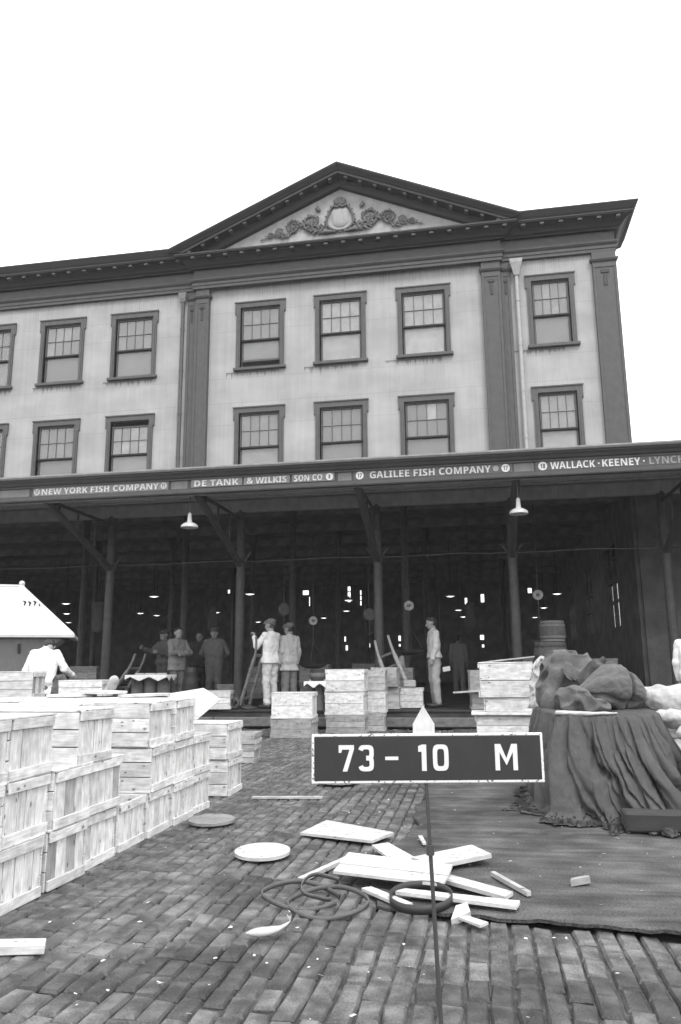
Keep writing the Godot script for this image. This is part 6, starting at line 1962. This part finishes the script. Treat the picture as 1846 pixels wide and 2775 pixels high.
# ---------------------------------------------------------------- hip-roofed white hopper, covered baskets and other things of the left side
func build_left() -> void:
	var o := thing("hopper_booth", "white hip-roofed booth on a tapering hopper at the left edge", "booth", Vector3(-8.26, -0.124, -12.8), deg_to_rad(27))
	o.scale = Vector3.ONE * 1.113
	var st := start()
	var e := 0.92
	var y0 := 1.64
	var yr := 2.46
	var ridge := 1.6
	var A := [Vector3(e, y0, 0.85), Vector3(e, y0, -0.85), Vector3(-e - ridge, y0, -0.85), Vector3(-e - ridge, y0, 0.85)]
	var r0 := Vector3(0.04, yr, 0)
	var r1 := Vector3(-ridge, yr, 0)
	tri(st, A[0], A[1], r0, Vector3(1, 1, 0))
	quad(st, A[0], A[3], r1, r0, Vector3(0, 1, 1))
	quad(st, A[1], A[2], r1, r0, Vector3(0, 1, -1))
	tri(st, A[2], A[3], r1, Vector3(-1, 1, 0))
	put("roof", done(st), M.white_paint, o)
	var hips := start()
	for q in [[A[0], r0], [A[1], r0], [A[2], r1], [A[3], r1], [r0, r1]]: add_tube(hips, [q[0], q[1]], [0.028], 8)
	put("hip_roll", done(hips), M.white_paint, o)
	var fin := start()
	add_lathe(fin, [Vector2(0, 0.1), Vector2(0.035, 0.085), Vector2(0.05, 0.05), Vector2(0.04, 0.015), Vector2(0.055, -0.01), Vector2(0.07, -0.06)], 14, r0)
	put("finial", done(fin), M.white_paint, o)
	var ev := start()
	add_moulding(ev, [Vector2(-e - ridge, 0.85), Vector2(e, 0.85), Vector2(e, -0.85), Vector2(-e - ridge, -0.85)], [Vector2(-0.06, 1.6), Vector2(0.02, 1.6), Vector2(0.025, 1.64), Vector2(0.0, 1.655), Vector2(-0.06, 1.655)])
	put("eaves", done(ev), M.white_paint, o)
	var hp := start()
	var B := [Vector3(0.74, 1.58, 0.7), Vector3(0.74, 1.58, -0.7), Vector3(-ridge - 0.7, 1.58, -0.7), Vector3(-ridge - 0.7, 1.58, 0.7)]
	var C := [Vector3(0.04, 1.0, 0.4), Vector3(0.04, 1.0, -0.4), Vector3(-ridge, 1.0, -0.4), Vector3(-ridge, 1.0, 0.4)]
	for i in 4:
		var j := (i + 1) % 4
		quad(hp, B[i], B[j], C[j], C[i], B[i] + B[j] - Vector3(-1.6, 3.0, 0))
	add_box(hp, Vector3(-0.78, 1.595, 0), Vector3(ridge + 1.44, 0.02, 1.4))
	put("hopper", done(hp), M.grey_paint, o)
	box("base", o, Vector3(-0.8, 0.5, 0), Vector3(1.5, 1.0, 0.7), M.grey_paint, 0.02)
	box("latch", o, Vector3(0.13, 1.43, 0.64), Vector3(0.04, 0.16, 0.03), M.iron, 0.006, Vector3(0.47, 0, 0))
	var marks := start()
	for k in 4:
		var f := Vector2(0.13 + 0.075 * k, 2.15 - 0.01 * (k % 2))
		var zz := 0.85 * (yr - f.y) / (yr - y0) + 0.012
		add_tube(marks, [Vector3(f.x - 0.02, f.y + 0.05, zz - 0.055), Vector3(f.x + 0.012, f.y + 0.03, zz - 0.03), Vector3(f.x, f.y - 0.03, zz + 0.03)], [0.011, 0.016, 0.007], 6)
	put("roof_marks", done(marks), M.iron_black, o)  # dark strokes added in place of unreadable lettering on the roof
	# iron bollard
	var bo := thing("bollard", "black iron bollard on the platform edge between the standing men", "bollard", Vector3(-5.52, 0.33, -14.42))
	var bs := start()
	add_lathe(bs, [Vector2(0.2, 0), Vector2(0.2, 0.06), Vector2(0.16, 0.1), Vector2(0.155, 0.5), Vector2(0.13, 0.62), Vector2(0.13, 0.72), Vector2(0.1, 0.8), Vector2(0, 0.82)], 20)
	put("post", done(bs), M.iron_black, bo)
	covered_table("cloth-covered table over baskets in front of the capped man", Vector3(-6.63, 0.33, -15.1), 0.86, 0.66, 0.5)
	covered_table("small cloth-covered basket behind the middle crates", Vector3(-3.0, 0.33, -14.6), 0.5, 0.52, 0.4)
	var tub := make_barrel("low grey tub standing on the cloth behind the middle crates", "", Vector3(-3.03, 0.875, -14.65), 0.18, 0.2, M.mid_wood, M.hoop_iron)
	# hand trucks
	var t := make_hand_truck("dark hand truck held upright by the white-jacketed men", "hand trucks on the platform", M.mid_wood)
	t.transform = Transform3D(Basis(Vector3.UP, deg_to_rad(80)) * Basis(Vector3.RIGHT, deg_to_rad(17)), Vector3(-4.56, 0.345, -14.75))
	var t2 := copy_of(t, "hand_truck", "pale hand truck tilted low by the capped man at the left", Vector3(-7.72, 0.345, -16.2), 0, "hand trucks on the platform")
	t2.transform = Transform3D(Basis(Vector3.UP, deg_to_rad(68)) * Basis(Vector3.RIGHT, deg_to_rad(42)), Vector3(-8.1, 0.345, -16.3))
	for c in t2.get_children():
		if c is MeshInstance3D and (c.name.begins_with("rail") or c.name.begins_with("crossbar")): c.material_override = M.old_h0
	var t3 := copy_of(t, "hand_truck", "hand truck leaning back behind the middle crates, only its two handles showing", Vector3.ZERO, 0, "hand trucks on the platform")
	t3.transform = Transform3D(Basis(Vector3.BACK, deg_to_rad(20)) * Basis(Vector3.UP, deg_to_rad(-12)), Vector3(-1.47, 0.36, -15.55))
	for c in t3.get_children():
		if c is MeshInstance3D and c.name.begins_with("rail"): c.material_override = M.old_h2
	# canvas-wrapped bundle and a pale roll beside the bending man
	var ap := thing("canvas_sack", "tall dark grey canvas bag standing right of the bending man", "sack", Vector3(-6.28, 0, -11.0))
	put("bag", net_mesh([nets([[Vector3(0, 0.1, 0), Vector3(0.02, 0.6, 0), 0.2, 0.17], [Vector3(0.02, 0.6, 0), Vector3(-0.02, 0.95, 0), 0.15, 0.07]], 0.018, 0.05, -0.05, 4.0, [[Vector3.DOWN, Vector3(0, 0.002, 0)]], 31, true, 2)]), M.cloth_mid, ap)
	var rl := thing("paper_roll", "pale bundle leaning on crates left of the first column", "bundle", Vector3(-5.0, 0.0, -10.05))
	put("roll", net_mesh([nets([[Vector3(-0.04, 0.75, 0), Vector3(0.05, 0.95, 0), 0.065, 0.07]], 0.012, 0.03, 0.012, 8.0)]), M.sackcloth, rl)
	box("stand", rl, Vector3(-0.02, 0.35, -0.02), Vector3(0.3, 0.7, 0.3), M.old_h0, 0.01)


func covered_table(label: String, at: Vector3, w: float, h: float, d: float) -> void:
	var o := thing("covered_table", label, "table", at)
	box("tabletop", o, Vector3(0, h - 0.02, 0), Vector3(w, 0.035, d), M.old_h0, 0.004)
	for k in 3:
		var bk := start()
		var r := w / 6.4
		add_lathe(bk, [Vector2(0, 0.0), Vector2(r * 0.8, 0.0), Vector2(r, h * 0.4), Vector2(r * 0.95, h - 0.06), Vector2(0, h - 0.06)], 16, Vector3((k - 1) * w / 3.1, 0, 0))
		put("basket", done(bk), M.mid_wood, o)
	# the cloth: flat on top, hanging in points
	var st := start()
	st.set_smooth_group(1)
	var n := 120
	var hw := w / 2.0 + 0.015
	var hd := d / 2.0 + 0.015
	var rim := func(i: int) -> Vector3:
		var t := fposmod(float(i) / n, 1.0) * 4.0
		var k := int(t)
		var f := t - k
		var c := [Vector3(-hw, 0, hd), Vector3(hw, 0, hd), Vector3(hw, 0, -hd), Vector3(-hw, 0, -hd)]
		return c[k].lerp(c[(k + 1) % 4], f)
	for i in n:
		var a: Vector3 = rim.call(i)
		var b: Vector3 = rim.call(i + 1)
		var top := Vector3(0, h + 0.003, 0)
		tri(st, a + top, b + top, top + Vector3(0, 0.004, 0), Vector3.UP)
		var da := 0.035 + 0.085 * absf(fposmod(i / 13.3 + 0.2, 1.0) - 0.5) * 2.0
		var db := 0.035 + 0.085 * absf(fposmod((i + 1) / 13.3 + 0.2, 1.0) - 0.5) * 2.0
		quad(st, a + top, b + top, b * 1.012 + Vector3(0, h - db, 0), a * 1.012 + Vector3(0, h - da, 0), a)
	put("cloth", done(st), M.cloth_white, o)
	for k in 3: box("fish", o, Vector3((k - 1) * w * 0.28, h + 0.02, 0.02 * k), Vector3(w * 0.24, 0.035, 0.09), M.fish, 0.015, Vector3(0, 0.3 * k, 0))


# ---------------------------------------------------------------- people
func build_people() -> void:
	var d := 0.335
	person("standing man in pale shirt and stained work trousers looking left, paper behind him", Vector3(-0.87, d, -15.45), deg_to_rad(-72), {
		"top": "cloth_shirt", "legs": "denim_pale", "hem": 0.93, "top_name": "shirt", "seed": 5, "size": 1.01, "look": Vector3(0.22, -0.1, 0), "bend": 0.04,
		"joints": {"el": Vector3(0.23, 1.13, 0.02), "wl": Vector3(0.21, 0.9, 0.1), "er": Vector3(-0.22, 1.13, -0.08), "wr": Vector3(-0.17, 0.9, -0.12)}})
	var paper := thing("paper", "folded white paper held behind the standing man in pale shirt", "paper", Vector3(-0.64, 1.06, -15.4))
	box("sheet", paper, Vector3.ZERO, Vector3(0.15, 0.09, 0.008), M.paper, 0.002, Vector3(0.2, 0.3, 0.15))
	person("man in short white jacket, back turned, raising a hand to the hand truck", Vector3(-4.08, d, -14.98), deg_to_rad(-118), {
		"top": "cloth_white", "legs": "cloth_shirt", "hem": 0.86, "cap": true, "cap_mat": "cloth_work", "seed": 7, "size": 1.0, "look": Vector3(0.1, 0.25, 0), "curl": 1.1, "hair": "hair_brown",
		"joints": {"el": Vector3(0.27, 1.19, 0.12), "wl": Vector3(0.2, 1.38, 0.26), "er": Vector3(-0.24, 1.16, 0.1), "wr": Vector3(-0.14, 1.3, 0.3)}, "reach_l": Vector3(-0.2, 1, 0.3), "palm_l": Vector3(0, 0, 1)})
	person("man in longer pale jacket and flat cap just behind the white-jacketed man", Vector3(-3.82, d, -15.5), deg_to_rad(-128), {
		"top": "cloth_pale", "legs": "cloth_grey", "hem": 0.74, "cap": true, "cap_mat": "cloth_work", "seed": 11, "size": 0.965, "look": Vector3(0.15, 0.3, 0)})
	person("dim man in a peaked cap gripping the tilted hand truck", Vector3(-7.0, d, -16.6), deg_to_rad(-25), {
		"top": "cloth_mid", "legs": "cloth_mid", "hem": 0.93, "cap": true, "cap_mat": "cloth_dark", "seed": 13, "size": 0.945, "skin": "skin_tan", "curl": 1.1,
		"joints": {"er": Vector3(-0.28, 1.22, 0.14), "wr": Vector3(-0.33, 1.3, 0.36), "el": Vector3(0.24, 1.15, 0.06), "wl": Vector3(0.1, 1.2, 0.28)}})
	person("bareheaded man in grey coat turned right with folded arms", Vector3(-6.3, d, -15.65), deg_to_rad(58), {
		"top": "cloth_grey", "legs": "cloth_work", "hem": 0.78, "seed": 17, "size": 0.945, "look": Vector3(0.05, -0.25, 0), "curl": 0.9,
		"joints": {"el": Vector3(0.25, 1.17, 0.12), "wl": Vector3(-0.02, 1.13, 0.23), "er": Vector3(-0.25, 1.17, 0.12), "wr": Vector3(0.02, 1.17, 0.2)}})
	person("dark-clad man standing back in the gloom left of the facing man", Vector3(-6.72, d, -18.1), deg_to_rad(10), {
		"top": "cloth_dark", "legs": "cloth_black", "hem": 0.86, "seed": 19, "size": 0.955, "skin": "skin_tan"})
	person("man in coveralls and cap facing the street, hands behind his back", Vector3(-6.1, 0.335, -17.4), deg_to_rad(12), {
		"top": "cloth_work", "legs": "cloth_work", "hem": 0.95, "cap": true, "cap_mat": "cloth_mid", "seed": 23, "size": 0.99, "stout": 1.15,
		"joints": {"el": Vector3(0.3, 1.14, -0.1), "wl": Vector3(0.1, 0.98, -0.2), "er": Vector3(-0.3, 1.14, -0.1), "wr": Vector3(-0.1, 0.98, -0.2)}})
	person("dim man seen from behind deep in the hall right of the standing man", Vector3(-0.62, 0.3, -24.0), deg_to_rad(172), {
		"top": "cloth_grey", "legs": "cloth_grey", "hem": 0.92, "seed": 29, "size": 1.02, "skin": "skin_tan"})
	person("man in white coat bending over with his back to the street at left", Vector3(-6.78, 0.0, -11.3), deg_to_rad(200), {
		"top": "cloth_white", "legs": "cloth_mid", "hem": 0.74, "seed": 31, "size": 0.98, "bend": 0.3, "look": Vector3(1.2, 0.3, 0), "stout": 1.05,
		"joints": {"head": Vector3(-0.03, 1.55, 0.1), "er": Vector3(-0.32, 1.16, 0.04), "wr": Vector3(-0.42, 1.12, 0.25), "el": Vector3(0.27, 1.15, 0.05), "wl": Vector3(0.22, 1.0, 0.25)}})
	person("man in long white coat half out of the photo at the right edge", Vector3(3.05, 0.0, -12.0), deg_to_rad(150), {
		"top": "cloth_white", "legs": "cloth_pale", "hem": 0.66, "seed": 37, "size": 1.0})


func _ready() -> void:
	rng.seed = 1940
	# camera
	var cam := Camera3D.new()
	cam.name = "camera"
	cam.position = Vector3(0, 1.1, 0)
	cam.rotation_degrees = Vector3(11.5, 10.0, -0.5)
	cam.fov = 67.55
	cam.near = 0.05
	cam.far = 900.0
	add_child(cam)
	cam.current = true
	# overcast sky, soft sun
	var sky_m := ProceduralSkyMaterial.new()
	sky_m.sky_top_color = Color(0.93, 0.93, 0.93)
	sky_m.sky_horizon_color = Color(0.86, 0.86, 0.86)
	sky_m.sky_curve = 0.2
	sky_m.ground_bottom_color = Color(0.25, 0.25, 0.25)
	sky_m.ground_horizon_color = Color(0.5, 0.5, 0.5)
	sky_m.ground_curve = 0.05
	var sky := Sky.new()
	sky.sky_material = sky_m
	var env := Environment.new()
	env.background_mode = Environment.BG_SKY
	env.sky = sky
	env.tonemap_mode = Environment.TONE_MAPPER_LINEAR
	env.tonemap_exposure = 2.8
	env.fog_enabled = true  # faint fog added to lift the blacks, standing in for lens flare
	env.fog_density = 0.0009
	env.fog_light_color = Color(0.9, 0.9, 0.9)
	env.sdfgi_enabled = true
	env.ssao_enabled = true
	env.ssil_enabled = true
	var we := WorldEnvironment.new()
	we.name = "world_environment"
	we.environment = env
	add_child(we)
	var sun := DirectionalLight3D.new()
	sun.name = "sun"
	sun.light_energy = 0.3
	sun.light_angular_distance = 20.0
	sun.shadow_enabled = true
	sun.rotation_degrees = Vector3(-52, 28, 0)
	add_child(sun)
	make_materials()
	build_ground()
	build_market()
	build_canopy()
	build_hall()
	build_crates()
	build_tarp()
	build_left()
	build_people()
	build_debris()
	build_number_board()
